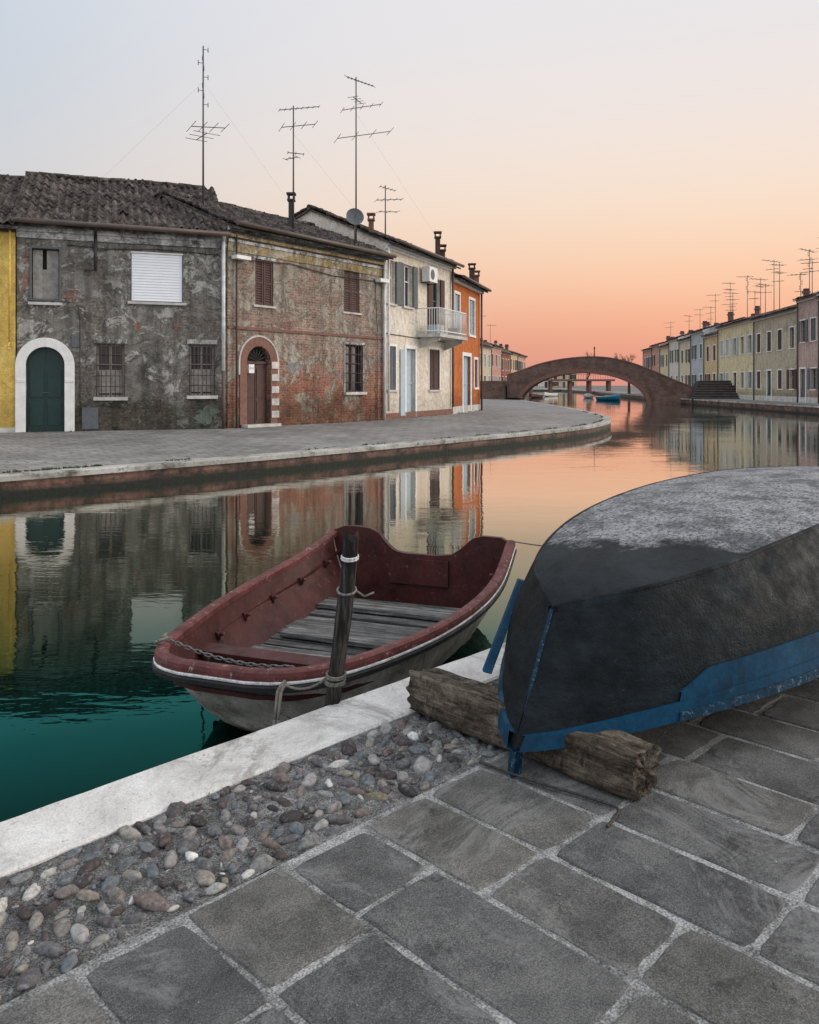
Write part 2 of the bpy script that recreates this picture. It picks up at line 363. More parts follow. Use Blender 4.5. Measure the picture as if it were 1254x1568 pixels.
def archring(mb,cx,r,zs,w,z0,mat,d=.05):
    n=16; pts=[]
    for k in range(n+1):
        an=math.pi*k/n; pts.append((math.cos(an),math.sin(an)))
    for (c1,s1),(c2,s2) in zip(pts[:-1],pts[1:]):
        q=[(cx+c1*r,zs+s1*r),(cx+c1*(r+w),zs+s1*(r+w)),(cx+c2*(r+w),zs+s2*(r+w)),(cx+c2*r,zs+s2*r)]
        mb.hexa([(p[0],-d,p[1]) for p in q]+[(p[0],.06,p[1]) for p in q],mat)
    for sg in (-1,1):
        a,b=sorted((cx+sg*r,cx+sg*(r+w))); mb.box(a,b,-d,.06,z0,zs,mat)
def gutter(mb,L,H,mat,over=.3):
    mb.cyl((-.05,-over*.93-.03,H-.06),(L+.05,-over*.93-.03,H-.09),.065,mat,8)
def scar(mb,x,z,r,mat,seed=0,d=.008,ax=1.0):
    n=40; pts=[]
    for k in range(n):
        a=2*math.pi*k/n; ca,sa=math.cos(a),math.sin(a)
        rr=r*(1+.8*mnoise.noise(Vector((ca*1.6,sa*1.6,seed*3.3)))+.55*mnoise.noise(Vector((ca*4,sa*4,seed*1.3)))+.35*mnoise.noise(Vector((ca*10,sa*10,seed*2.3))))
        pts.append((x+rr*ca*ax,-d,z+rr*sa))
    for p,q in zip(pts,pts[1:]+pts[:1]):
        mb.face([(x,-d,z),p,q],mat); mb.face([p,q,(q[0],.0,q[2]),(p[0],.0,p[2])],mat)

def building(name,P0,P1,base=BZ):
    dx,dy=P1[0]-P0[0],P1[1]-P0[1]
    return empty(name,(P0[0],P0[1],base),math.atan2(dy,dx)),math.hypot(dx,dy)

m_scarl=wallmat('pale_plaster_patch',(.34,.325,.295),(.44,.42,.39),(.22,.21,.19),None,damp=False,streaks=.5)
m_scarr=wallmat('exposed_brick_patch',(.3,.3,.3),(.3,.3,.3),(.3,.3,.3),((.31,.14,.105),(.36,.22,.17),(.33,.27,.23)),.0,damp=False,streaks=.3)
m_scarg=wallmat('green_mould_patch',(.18,.215,.18),(.26,.29,.25),(.11,.12,.095),None,damp=False,streaks=.5)
m_cement=wallmat('cement_patch',(.29,.28,.26),(.35,.34,.31),(.2,.195,.18),None,damp=False,streaks=.4)
# ============================================================ LEFT ROW
# ---- grey house
g,L=building('grey_house',(-10.03,21.0),(-5.08,22.81))
H=5.42;D=7.6;mb=MB()
ops=[(.22,1.12,0,2.18),(.35,1.0,3.42,4.73),(2.76,4.11,3.44,4.78),(1.91,2.6,.89,2.29),(4.28,4.95,.92,2.31)]
wall(mb,L,H,ops,m_grey,.22,arch=(0,)); shell(mb,L,D,H,m_grey); gable(mb,L,D,H,2.0,m_grey)
mb.build('walls',g)
mb=MB(); roof(mb,L,D,H,2.0,m_tile,.32); mb.build('roof',g)
mb=MB()
archring(mb,.67,.46,1.73,.24,0,m_white,.06)
mb.box(.22,1.12,.16,.22,0,2.2,m_greenp)
mb.box(.655,.685,.145,.16,0,2.15,m_greenp)
for a,b in ((.29,.62),(.72,1.05)):
    for c,d in ((.15,.75),(.88,1.6)): mb.box(a,b,.14,.159,c,d,m_greenp,ins=0)
mb.box(.6,.75,.12,.14,1.0,1.02,m_steel)
mb.box(.0,.2,-.075,.0,1.28,1.36,m_white); mb.box(1.14,1.36,-.075,0,1.28,1.36,m_white)
mb.build('green_door',g,bevel=.006)
mb=MB()
mb.face([(.35,.19,3.42),(1.0,.19,3.42),(1.0,.19,4.73),(.35,.19,4.73)],m_dark)
mb.box(.37,.6,.1,.14,3.44,4.7,m_greydoor); mb.box(.7,.98,.12,.16,3.44,4.7,m_greydoor); mb.box(.6,.7,.13,.15,3.44,4.2,m_greydoor)
surround(mb,.35,1.0,3.42,4.73,m_greysh,.05,.02); sill(mb,.35,1.0,3.34,m_stone)
n=17
for i in range(n):
    z0=3.47+1.27*i/n; mb.hexa([(2.78,.03,z0),(4.09,.03,z0),(4.09,.08,z0),(2.78,.08,z0),(2.78,.045,z0+1.27/n),(4.09,.045,z0+1.27/n),(4.09,.08,z0+1.27/n),(2.78,.08,z0+1.27/n)],m_roller)
mb.box(2.76,4.11,.0,.1,4.745,4.78,m_white)
sill(mb,2.76,4.11,3.44,m_stone,.1)
for a,b,c,d in ops[3:]:
    glazed(mb,a,b,c,d,m_greydoor,.12); mb.box(a+.06,b-.06,.105,.115,c+.1,c+.72,m_greydoor); bars(mb,a,b,c,d); sill(mb,a,b,c,m_stone,.12,.09); mb.box(a-.07,b+.07,-.04,.02,d+.02,d+.14,m_whiteband)
mb.build('windows',g)
mb=MB()
mb.box(0,L,-.05,.0,4.98,5.14,m_whiteband); mb.box(0,L,-.10,.0,5.14,5.26,m_whiteband); mb.box(0,L,-.18,.0,5.26,5.40,m_whiteband)
gutter(mb,L,H,m_pipe2,.38)
mb.cyl((5.18,-.09,5.2),(5.18,-.09,1.6),.05,m_pipe,8); mb.cyl((5.18,-.09,5.2),(5.18,-.36,5.33),.05,m_pipe,8); mb.cyl((5.18,-.09,1.6),(5.18,-.09,.0),.045,m_pipe2,8)
mb.cyl((1.88,-.09,5.1),(1.88,-.09,4.2),.045,m_iron,8);mb.cyl((1.88,-.36,5.4),(1.88,-.09,5.1),.045,m_iron,8);mb.cyl((1.88,-.09,5.0),(1.88,.0,5.0),.03,m_iron,6); mb.cyl((1.88,-.09,4.22),(1.6,-.05,4.2),.02,m_iron,6)
mb.tube([(1.2,-.03,4.85),(2.2,-.04,4.8),(3.4,-.04,4.86),(5.1,-.03,4.8)],.012,m_iron,5)
mb.tube([(1.5,-.03,.2),(1.5,-.03,2.9),(1.45,-.03,3.3)],.012,m_iron,5)
mb.box(1.55,1.95,-.02,.01,.05,.62,m_greysh); mb.box(1.3,1.5,-.03,.0,2.2,2.5,m_greysh)
mb.build('cornice_and_pipes',g)
mb=MB()
for k,(x,z,r,m,ax) in enumerate(((2.95,2.76,.10,m_scarr,1),(2.95,2.98,.08,m_scarl,1),(3.93,2.82,.10,m_scarr,.7),(.2,3.9,.2,m_scarr,.6),(1.25,3.55,.11,m_scarr,1.9),
    (2.35,3.95,.16,m_scarl,1.8),(1.95,3.6,.11,m_scarl,1.4),(4.75,.42,.2,m_scarg,1.6),(.25,4.45,.12,m_scarr,.8))):
    scar(mb,x,z,r,m,k,.005+.001*(k%5),ax)
mb.build('plaster_patches',g)
# ---- yellow house
dxy=Vector((4.95,1.81)).normalized()
pa=Vector((-10.05,20.97)); pb=pa-dxy*6.5
g,L=building('yellow_house',tuple(pb),tuple(pa))
mb=MB(); H=5.35; ops=[(2.0,2.9,3.3,4.6),(2.0,2.9,.9,2.2),(4.0,4.9,0,2.2)]
wall(mb,L,H,ops,m_yellow); shell(mb,L,7.6,H,m_yellow); gable(mb,L,7.6,H,1.9,m_yellow); mb.build('walls',g)
mb=MB(); roof(mb,L,7.6,H,1.9,m_tile,.4); mb.build('roof',g)
mb=MB(); 
for o in ops: shutters(mb,*o,m_greensh)
mb.box(0,L-.002,-.03,0,0,.12,m_stone); mb.box(0,L,-.12,0,5.1,5.32,m_brownwood)
mb.cyl((L-.12,-.1,5.2),(L-.12,-.1,2.3),.03,m_yellow,7); mb.tube([(L-.12,-.1,2.3),(L-.17,-.14,2.15),(L-.1,-.12,2.1)],.025,m_yellow,6)
mb.build('windows_and_trim',g)
# ---- brick house
g,L=building('brick_house',(-5.05,22.83),(-.88,28.5))
mb=MB(); H=5.72; D=5.6
ops=[(.70,1.62,.08,2.33),(1.03,1.75,3.52,4.84),(4.91,5.71,3.6,4.99),(4.98,5.89,.98,2.53)]
wall(mb,L,H,ops,m_brickw,.22,arch=(0,)); shell(mb,L,D,H,m_brickw); gable(mb,L,D,H,1.15,m_brickw); mb.build('walls',g)
mb=MB(); roof(mb,L,D,H,1.15,m_tile,.42,fine=True); mb.build('roof',g)
mb=MB()
archring(mb,1.16,.47,1.86,.26,.08,m_chim,.03); archring(mb,1.16,.735,1.86,.05,1.5,m_stone,.045)
for k in range(5): mb.box(1.64,1.93,-.06,.0,.25+.36*k,.45+.36*k,m_stone)
mb.box(.7,1.62,.15,.2,.08,1.84,m_brownwood); mb.box(1.15,1.17,.14,.15,.1,1.8,m_dark)
for a,b in ((.76,1.1),(1.22,1.56)):
    for c,d in ((.2,.75),(.85,1.7)): mb.box(a,b,.135,.149,c,d,m_brownwood)
mb.face([(.7,.19,1.84),(1.62,.19,1.84),(1.62,.19,2.34),(.7,.19,2.34)],m_dark); mb.box(.7,1.62,.1,.16,1.82,1.9,m_brownwood)
for k in range(1,8):
    an=math.pi*k/8; mb.cyl((1.16,.08,1.9),(1.16+.44*math.cos(an),.08,1.9+.42*math.sin(an)),.012,m_iron,5)
mb.box(.78,.98,-.02,.13,1.55,1.8,m_white); mb.box(.8,.96,-.025,-.021,1.66,1.72,m_bluedoor)
mb.box(.5,1.8,-.28,.0,-.0,.085,m_stone)
mb.build('arched_door',g)
mb=MB()
for o in ops[1:3]:
    shutters(mb,*o,m_brownwood,.03); sill(mb,o[0],o[1],o[2],m_stone,.05,.06); mb.box(o[0]-.08,o[1]+.08,-.02,.0,o[3]+.01,o[3]+.09,m_whiteband)
o=ops[3]; glazed(mb,*o,m_brownwood,.12); bars(mb,*o); sill(mb,o[0],o[1],o[2],m_stone,.12,.09); surround(mb,*o,m_whiteband,.09,.02,False)
mb.build('windows',g)
mb=MB()
mb.box(0,L,-.03,0,4.95,5.2,m_ochreband); mb.box(0,L,-.06,0,5.2,5.28,m_whiteband); mb.box(0,L,-.1,0,5.34,5.42,m_ochreband); mb.box(0,L,-.18,0,5.52,5.68,m_whiteband); mb.box(0,L,-.04,0,2.78,2.86,m_chim)
gutter(mb,L,H,m_pipe2,.46)
mb.box(.1,.62,-.28,-.05,4.72,4.82,m_white); mb.cyl((.2,-.05,4.77),(.2,0,4.77),.03,m_iron)
mb.box(6.5,7.0,-.28,-.05,4.72,4.84,m_white)
mb.tube([(.62,-.04,4.75),(2.4,-.04,4.86),(4.4,-.04,4.7),(6.5,-.04,4.75)],.014,m_iron,5); mb.tube([(6.5,-.04,4.7),(6.6,-.04,3.1),(6.6,-.04,0)],.014,m_iron,5)
mb.cyl((.25,-.09,5.4),(.25,-.09,0.0),.03,m_rust,7)
mb.cyl((6.95,-.09,5.5),(6.95,-.09,0.0),.05,m_pipe,7)
mb.build('cornice_and_pipes',g)
mb=MB()
for k,(x,z,r,m,ax) in enumerate(((2.6,1.75,.16,m_cement,2.2),(.4,2.5,.14,m_scarr,1.2),(2.3,3.0,.12,m_scarr,3.0),(6.3,2.0,.13,m_cement,1.2),(5.4,.55,.13,m_scarr,2.4),(.45,1.0,.16,m_scarr,.7))):
    scar(mb,x,z,r,m,k+30,.005+.001*(k%5),ax)
mb.build('plaster_patches',g)
# ---- cream house
g,L=building('cream_house',(-.84,28.52),(1.77,34.4))
mb=MB(); H=6.25; D=6
ops=[(.2,.78,4.08,5.6),(1.5,2.3,4.08,5.63),(4.2,5.04,3.2,5.45),(.2,.86,1.04,2.58),(1.74,2.58,.02,2.55),(3.95,5.04,1.02,2.62)]
wall(mb,L,H,ops,m_cream,.2); shell(mb,L,D,H,m_cream); gable(mb,L,D,H,1.3,m_cream); mb.build('walls',g)
mb=MB(); roof(mb,L,D,H,1.3,m_tile,.45); mb.build('roof',g)
mb=MB()
for i in (0,1):
    o=ops[i]; glazed(mb,*o,m_white,.12); sill(mb,o[0],o[1],o[2],m_stone)
o=ops[1]; openshut(mb,*o,m_greysh)
o=ops[0]; mb.box(o[1]+.02,o[1]+.38,-.07,-.02,o[2],o[3],m_greysh)
o=ops[2]; glazed(mb,*o,m_greysh,.12); openshut(mb,*o,m_brownwood)
o=ops[3]; shutters(mb,*o,m_greysh,.02); sill(mb,o[0],o[1],o[2],m_stone); surround(mb,*o,m_white,.09,.02,False)
o=ops[4]; shutters(mb,*o,m_bluedoor,.1,False,1); surround(mb,o[0],o[1],0.02,o[3],m_white,.12,.03,False); mb.box(o[0]-.55,o[0]-.15,-.05,-.02,.1,2.5,m_bluedoor)
o=ops[5]; shutters(mb,*o,m_brownwood,.0); sill(mb,o[0],o[1],o[2],m_stone); surround(mb,*o,m_white,.09,.02,False)
mb.build('windows_and_door',g)
mb=MB()
mb.box(2.75,5.75,-.95,.0,3.02,3.14,m_stone)
for xx in (3.0,5.5): mb.hexa([(xx,-.8,2.9),(xx+.14,-.8,2.9),(xx+.14,0,2.62),(xx,0,2.62),(xx,-.8,3.02),(xx+.14,-.8,3.02),(xx+.14,0,3.02),(xx,0,3.02)],m_stone)
for i in range(31):
    xx=lerp(2.8,5.7,i/30); mb.cyl((xx,-.9,3.14),(xx,-.9,4.1),.011,m_white,5)
for i in range(1,9):
    for xx in (2.8,5.7): mb.cyl((xx,-.9+.1*i,3.14),(xx,-.9+.1*i,4.1),.011,m_white,5)
for zz in (3.25,4.1):
    mb.cyl((2.8,-.9,zz),(5.7,-.9,zz),.022,m_white,6)
    for xx in (2.8,5.7): mb.cyl((xx,-.9,zz),(xx,0,zz),.022,m_white,6)
for xx,c in ((3.1,m_bluedoor),(3.5,m_white),(5.2,m_chim)):
    mb.box(xx,xx+.3,-.7,-.3,3.14,3.5,c)
mb.build('balcony',g)
mb=MB()
mb.box(3.05,3.85,-.4,-.08,5.15,5.72,m_white); mb.cyl((3.35,-.41,5.43),(3.35,-.395,5.43),.2,m_greysh,16)
for xx in (3.15,3.75): mb.box(xx,xx+.04,-.38,0,5.1,5.14,m_iron)
mb.build('air_conditioner',g,bevel=.01)
mb=MB()
mb.box(0,L,-.08,0,5.95,6.05,m_white); mb.box(0,L,-.2,0,6.05,6.2,m_white); gutter(mb,L,H,m_pipe2,.5)
mb.box(0,L,-.03,.0,0,.22,m_chim); mb.cyl((6.3,-.1,6.1),(6.3,-.1,0.3),.045,m_pipe2,7); mb.cyl((.07,-.1,6.1),(.07,-.1,0.3),.045,m_pipe,7)
mb.tube([(0,-.03,3.0),(6.2,-.03,2.95)],.014,m_iron,5)
mb.build('cornice_and_pipes',g)
# ---- orange house
g,L=building('orange_house',(1.8,34.46),(3.37,39.3))
mb=MB(); H=5.8; D=6
ops=[(.35,1.15,3.5,5.1),(2.9,3.9,3.5,5.1),(1.75,3.1,0.02,2.5),(3.9,4.5,1.1,2.4)]
wall(mb,L,H,ops,m_orange,.2); shell(mb,L,D,H,m_orange); gable(mb,L,D,H,1.2,m_orange); mb.build('walls',g)
mb=MB(); roof(mb,L,D,H,1.2,m_tile,.45); mb.build('roof',g)
mb=MB()
for i in (0,1,3): shutters(mb,*ops[i],m_bluedoor if i<2 else m_brownwood,.04); surround(mb,*ops[i],m_white,.12,.03)
o=ops[2]; shutters(mb,*o,m_bluedoor,.1,False); surround(mb,*o,m_white,.16,.04,False)
mb.box(0,L,-.2,0,5.55,5.72,m_white); mb.cyl((4.9,-.12,5.6),(4.9,-.12,0),.05,m_pipe2,7); mb.box(0,L,-.02,0,0,.3,m_stone); gutter(mb,L,H,m_pipe2,.5)
mb.build('windows_and_trim',g)

# ---- chimneys
def chimney(x,y,z0,z1,w,mat,cap=True):
    mb=MB(); mb.box(x-w,x+w,y-w,y+w,z0-.8,z1,mat)
    if cap:
        mb.box(x-w-.04,x+w+.04,y-w-.04,y+w+.04,z1,z1+.06,mat)
        for a in (-1,1):
            for b in (-1,1): mb.box(x+a*w-.025,x+a*w+.025,y+b*w-.025,y+b*w+.025,z1+.06,z1+.2,mat)
        mb.box(x-w-.06,x+w+.06,y-w-.06,y+w+.06,z1+.2,z1+.26,mat)
    mb.build('chimney')
chimney(-3.75,26.1,6.9,7.6,.08,m_iron); chimney(-1.36,29.2,7,7.6,.09,m_chim)
chimney(1.15,33.5,7.0,7.75,.10,m_chimd); chimney(1.35,34.3,7.0,7.35,.13,m_chimd); chimney(2.9,38.2,6.9,7.15,.12,m_chimd); chimney(3.15,39.2,6.7,6.95,.15,m_chim)

# ---- antennas
def antenna(x,y,z0,z1,yagis=(),collinear=False,guys=False,r=.03,er=.009):
    mb=MB(); mb.cyl((x,y,z0),(x,y,z1),r,m_steel,7,r*.7)
    for (zz,bl,az,ne,el,tilt) in yagis:
        d=Vector((math.cos(az),math.sin(az),tilt)).normalized(); e=Vector((-math.sin(az),math.cos(az),0)); c=Vector((x,y,zz))
        mb.cyl(c-d*bl*.35,c+d*bl*.65,er*1.5,m_steel,5)
        for k in range(ne):
            p=c+d*bl*(-.35+k/(ne-1)); l=el*(1-.25*k/ne)/2; mb.cyl(p-e*l,p+e*l,er,m_steel,5)
    if collinear:
        n=9
        for k in range(n):
            zz=z1-.1-k*.2; a=k%4*1.57+.4; d=Vector((math.cos(a)*.14,math.sin(a)*.14,0)); c=Vector((x,y,zz))
            mb.cyl(c,c+d,er,m_steel,5); mb.cyl(c+d-Vector((0,0,.07)),c+d+Vector((0,0,.07)),er*1.4,m_steel,5)
    if guys:
        for (gx,gy,gz) in guys: mb.cyl((x,y,lerp(z0,z1,.78)),(gx,gy,gz),.0016,m_steel,4)
    mb.build('tv_antenna')
antenna(-6.02,24,6.9,11.66,[(9.3,1.0,.5,4,1.1,.1),(9.05,.8,2.2,3,.8,0)],True,[(-9.5,24,7.3),(-3.4,27,7.0)])
antenna(-3.67,26,6.6,10.6,[(10.5,1.3,.35,8,.3,.2),(9.95,1.1,.35,4,.9,.2),(9.1,.5,.2,3,.35,-.05),(8.95,.5,2.6,3,.3,0)],False,[(-1,29.5,6.9)])
antenna(-1.82,28,6.6,12.25,[(12.15,1.1,-.35,9,.35,-.45),(11.2,1.4,.3,5,.6,.25),(10.25,1.9,.3,4,1.1,.22),(11.5,.7,1.2,4,.4,0)],False,[(1,32,7.6)])
antenna(-.91,31,6.9,9.3,[(9.2,.6,.3,5,.4,-.2),(8.75,1.0,.3,5,.6,.1),(8.3,.8,.5,3,.5,.1)],False,False)
mb=MB(); c=Vector((-1.83,27.4,7.35)); ax=Vector((.25,-.95,.25)).normalized(); a=ax.orthogonal().normalized(); b=ax.cross(a); rows=[]
for k in range(6):
    r=.30*k/5+.001; rows.append([tuple(c+a*math.cos(j*math.pi/10)*r+b*math.sin(j*math.pi/10)*r+ax*(r*r*.9)) for j in range(20)])
mb.grid(rows,m_greysh,closed=True); mb.cyl(c,c-Vector((0,-.1,1.0)),.02,m_steel); mb.cyl(c,c+ax*.3,.01,m_steel); mb.build('satellite_dish')

# ============================================================ LEFT BANK
E=[(-34,-14.8),(-20,-.84),(-10,9.16),(-6.36,12.8),(-4.85,14.35),(-2.88,16.5),(-.41,19.5),(2.03,22.6),(4.06,25.2),(6.16,28.4),(7.9,32.5),(9.0,37.5),(9.6,44),(10,50),(10.8,79)]
F=[(-40,10),(-26,15.2),(-16,18.8),(-10,21.02),(-7.5,21.93),(-5.05,22.83),(-3,25.6),(-.85,28.5),(.5,31.5),(1.8,34.46),(2.6,37),(3.4,39.3),(3.4,48),(3.4,60),(3.4,80)]
Es=[tuple(p[:2]) for p in catmull([(*p,0) for p in E],5)]; Fs=[]
for i in range(len(F)-1):
    for k in range(5): Fs.append((lerp(F[i][0],F[i+1][0],k/5),lerp(F[i][1],F[i+1][1],k/5)))
Fs.append(F[-1])
def offs(poly,d):
    out=[]
    for i,p in enumerate(poly):
        a=poly[max(i-1,0)]; b=poly[min(i+1,len(poly)-1)]; dx,dy=b[0]-a[0],b[1]-a[1]; l=math.hypot(dx,dy)
        out.append((p[0]-dy/l*d,p[1]+dx/l*d))
    return out
def quay(name,poly,ztop,wallm,copm,side=1,w=.32):
    mb=MB(); o0=poly; om=offs(poly,-.035*side); oi=offs(poly,w*side)
    mb.grid([[(*p,-1.2) for p in o0],[(*p,ztop-.1) for p in o0]],wallm,sm=False)
    mb.grid([[(*p,ztop-.1) for p in o0],[(*p,ztop-.1) for p in om],[(*p,ztop-.02) for p in om],[(*p,ztop) for p in offs(poly,-.01*side)],[(*p,ztop) for p in oi],[(*p,ztop-.1) for p in oi]],copm,sm=False)
    return mb.build(name)
quay('canal_quay_wall',Es,EQ,m_qbrick,m_fcop)
mb=MB(); Ei=offs(Es,.3); rows=[]
for k in range(5): rows.append([(lerp(e[0],f[0],k/4),lerp(e[1],f[1],k/4),lerp(EQ-.006,BZ,k/4)) for e,f in zip(Ei,Fs)])
mb.grid(rows,m_walk,sm=False); mb.build('walkway_pavement')
m_weed=simple('weeds',(.06,.075,.03),.9,.5,20)
random.seed(41); mb=MB()
for poly,n,z,spread in ((Ei,900,EQ,.05),(Fs,260,BZ,.06)):
    for _ in range(n):
        i=random.randrange(9,min(len(poly)-1,60)); f=R(); px=lerp(poly[i][0],poly[i+1][0],f)+U(-spread,spread); py=lerp(poly[i][1],poly[i+1][1],f)-(.08 if z==BZ else 0)+U(-spread,spread)
        if mnoise.noise(Vector((px*.9,py*.9,3)))<-.02: continue
        h=U(.015,.05); a=U(0,6.28)
        for q in range(3):
            aa=a+q*2.1; mb.face([(px+.02*math.cos(aa),py+.02*math.sin(aa),z-.01),(px-.02*math.cos(aa),py-.02*math.sin(aa),z-.01),(px+.03*math.sin(aa),py+.03*math.cos(aa),z+h)],m_weed)
mb.build('quay_weeds')
# ============================================================ LAND SHEET
mb=MB()
left=[(x,y) for x,y in F]+[(10.8,80),(17.5,125),(23,170),(32,250),(32,3000),(-3000,3000),(-3000,10)]
mb.face([(x,y,BZ-.02) for x,y in left],m_land)
rb=[(18,-60),(20,20),(24,48),(25.5,79),(31,122),(38,170),(46,250)]
mb.face([(x,y,BZ-.02) for x,y in rb+[(32,250),(32,3000),(3000,3000),(3000,-60)]][::-1],m_land)
mb.build('ground')
quay('canal_quay_wall',[(10.8,79),(17.5,125),(23,170),(32,250),(46,250)],BZ-.02,m_qbrick,m_fcop)
rbs=[(x,y) for x,y in rb]
quay('canal_quay_wall',rbs[::-1],BZ-.02,m_qbrick,m_fcop,side=1)
mb=MB(); oi=offs(rbs[::-1],.33); oo=offs(rbs[::-1],4.5); mb.grid([[(*p,BZ-.012) for p in oi],[(*p,BZ-.006) for p in oo]],m_walk,sm=False); mb.build('walkway_pavement')
mb=MB(); mb.face([(-500,-200,0),(500,-200,0),(500,400,0),(-500,400,0)],m_water); mb.build('canal_water')

# ============================================================ RIGHT ROW
def lin(Y): return 26.9+.1147*(Y-54)
cols={'pinkgrey':(.62,.44,.38),'greybeige':(.60,.51,.38),'cream':(.86,.72,.46),'cream2':(.84,.72,.52),'paleblue':(.58,.63,.64),'white':(.84,.79,.70),'pink':(.72,.40,.32),'ochre':(.80,.60,.34),'rose':(.76,.44,.35),'red':(.5,.17,.12)}
wm={k:wallmat('render_'+k,v,tuple(min(.86,x*1.12) for x in v),tuple(x*.72 for x in v),None,streaks=.35,dampf=.6) for k,v in cols.items()}
shm=[m_greensh,m_brownwood,m_greysh,m_bluedoor,m_brownwood]
def rowhouse(name,P0,P1,H,wallm,rise=1.1,D=8,seed=1,roofm=None):
    random.seed(seed); g,L=building(name,P0,P1,BZ-.02); mb=MB(); ops=[];kinds=[]
    n=max(2,int(L/2.1)); door=random.randrange(n)
    for i in range(n):
        cx=(i+.5)*L/n+U(-.15,.15); w=.48
        ops.append((cx-w,cx+w,H*.58,H*.58+1.5)); kinds.append('w')
        if i==door: ops.append((cx-w*1.05,cx+w*1.05,.02,2.35)); kinds.append('d')
        else: ops.append((cx-w,cx+w,.95,2.35)); kinds.append('w')
    wall(mb,L,H,ops,wallm); shell(mb,L,D,H,wallm); gable(mb,L,D,H,rise,wallm); mb.build('walls',g)
    mb=MB(); roof(mb,L,D,H,rise,roofm or m_tile2,.4,.25,False,.02); mb.build('roof',g)
    mb=MB(); sm=random.choice(shm)
    for o,k in zip(ops,kinds):
        if k=='d': shutters(mb,*o,random.choice(shm),.1,False); surround(mb,*o,m_white,.12,.03,False)
        else:
            if R()<.45: shutters(mb,*o,sm,.03)
            else:
                glazed(mb,*o,m_greydoor,.14)
                if R()<.7: openshut(mb,*o,sm)
            surround(mb,*o,m_white,.08,.02)
    mb.box(0,L,-.14,0,H-.25,H-.06,m_white); mb.cyl((.1,-.08,H-.2),(.1,-.08,0),.05,m_pipe2,6); mb.box(0,L,-.02,0,0,.4,m_stone)
    mb.build('windows_and_trim',g)
    for k in range(random.choice((1,2,2))):
        mb=MB(); x=U(.8,L-.8); w=U(.15,.25); z=H+rise*.8; y=D*U(.3,.5); mb.box(x-w,x+w,y-w,y+w,H,z+.7,random.choice((m_chim,m_chim,m_whiteband)));mb.box(x-w-.08,x+w+.08,y-w-.08,y+w+.08,z+.7,z+.82,m_chim); mb.box(x-w,x+w,y-w,y+w,z+.82,z+1.05,m_chimd); mb.build('chimney_stack',g)
    return g,L
spec=[(54.,44.,7.0,'white'),(57.9,54.,7.25,'pinkgrey'),(68,57.9,6.7,'greybeige'),(79.4,68,6.8,'cream'),(85,79.4,6.3,'ochre'),(91,85,7.0,'paleblue'),(97,91,6.5,'cream2'),(103,97,6.9,'white'),(109,103,6.3,'cream'),(115,109,6.7,'pink'),(122,115,6.4,'rose')]
for i,(y0,y1,H,c) in enumerate(spec):
    nm={'white':'white_house','pinkgrey':'pink_grey_house','greybeige':'beige_house','cream':'cream_house','cream2':'cream_house','ochre':'ochre_house','paleblue':'pale_blue_house','pink':'pink_house','rose':'rose_house'}[c]
    rowhouse(nm,(lin(y0),y0),(lin(y1)+.001,y1),H,wm[c],seed=20+i)
random.seed(99)
for (Y,dz) in ((50,4.8),(52.5,3.0),(56,3.6),(59.5,4.9),(61,3.4),(63,4.6),(66,3.2),(69,4.4),(71,5.0),(73,3.2),(74.5,3.9),(78,4.6),(80,3.4),(83,3.6),(85.5,4.9),(88,3.0),(92,4.4),(96,3.4),(101,3.6),(108,3.4),(118,3.3)):
    X=lin(Y)+U(2,4); z=7.6
    ys=[(z+dz-.15,U(.9,1.7),U(2.4,3.6),5,U(.5,.9),U(-.1,.15))]
    if R()<.7: ys.append((z+dz-.8,U(.8,1.4),U(2.4,3.8),4,U(.5,1.0),U(-.1,.15)))
    if R()<.4: ys.append((z+dz-1.5,U(.6,1.1),U(2.0,3.6),3,U(.4,.8),0))
    antenna(X,Y,z-1,z+dz,ys,R()<.3,r=.035,er=.014)

# ============================================================ BEYOND BRIDGE
fl=[((7.3,87),(9.4,94),6.3,'red'),((9.4,94),(11.5,101),5.9,'cream2'),((11.5,101),(13.6,108.5),6.2,'rose'),((13.6,108.5),(15.6,115.5),5.6,'red'),((15.6,115.5),(17.5,122),5.9,'ochre'),((17.5,122),(20,131),5.8,'rose')]
for i,(a,b,H,c) in enumerate(fl):
    rowhouse({'red':'red_house','cream2':'cream_house','rose':'rose_house','ochre':'ochre_house'}[c],(a[0]-1.5,a[1]),(b[0]-1.5,b[1]),H,wm[c],D=7,seed=60+i)
for (X,Y,dz) in ((8,97,3.2),(10.5,106,3.4),(13,117,3.0)): antenna(X-1.5,Y,6.5,7.5+dz,[(7.3+dz,1.3,.3,5,.9,0)],r=.035,er=.015)
for i,(x0,x1,H,c) in enumerate(((24,31,4.5,'cream'),(31,38,5.2,'rose'),(38,44,4.8,'white'),(44,52,5.4,'ochre'))):
    rowhouse('distant_house',(x0,256),(x1,256),H,wm[c],D=8,seed=90+i)
mb=MB(); mb.box(20,42,168,171,2.6,3.0,m_chim)
for x in (21,25,29,33,37,41): mb.box(x-.25,x+.25,168.3,170.7,-.5,2.6,m_chim)
for i in range(45): mb.box(20+i*.5,20.05+i*.5,168,168.05,3.0,3.9,m_iron)
mb.box(20,42,168,168.06,3.9,3.97,m_iron); mb.build('low_footbridge')

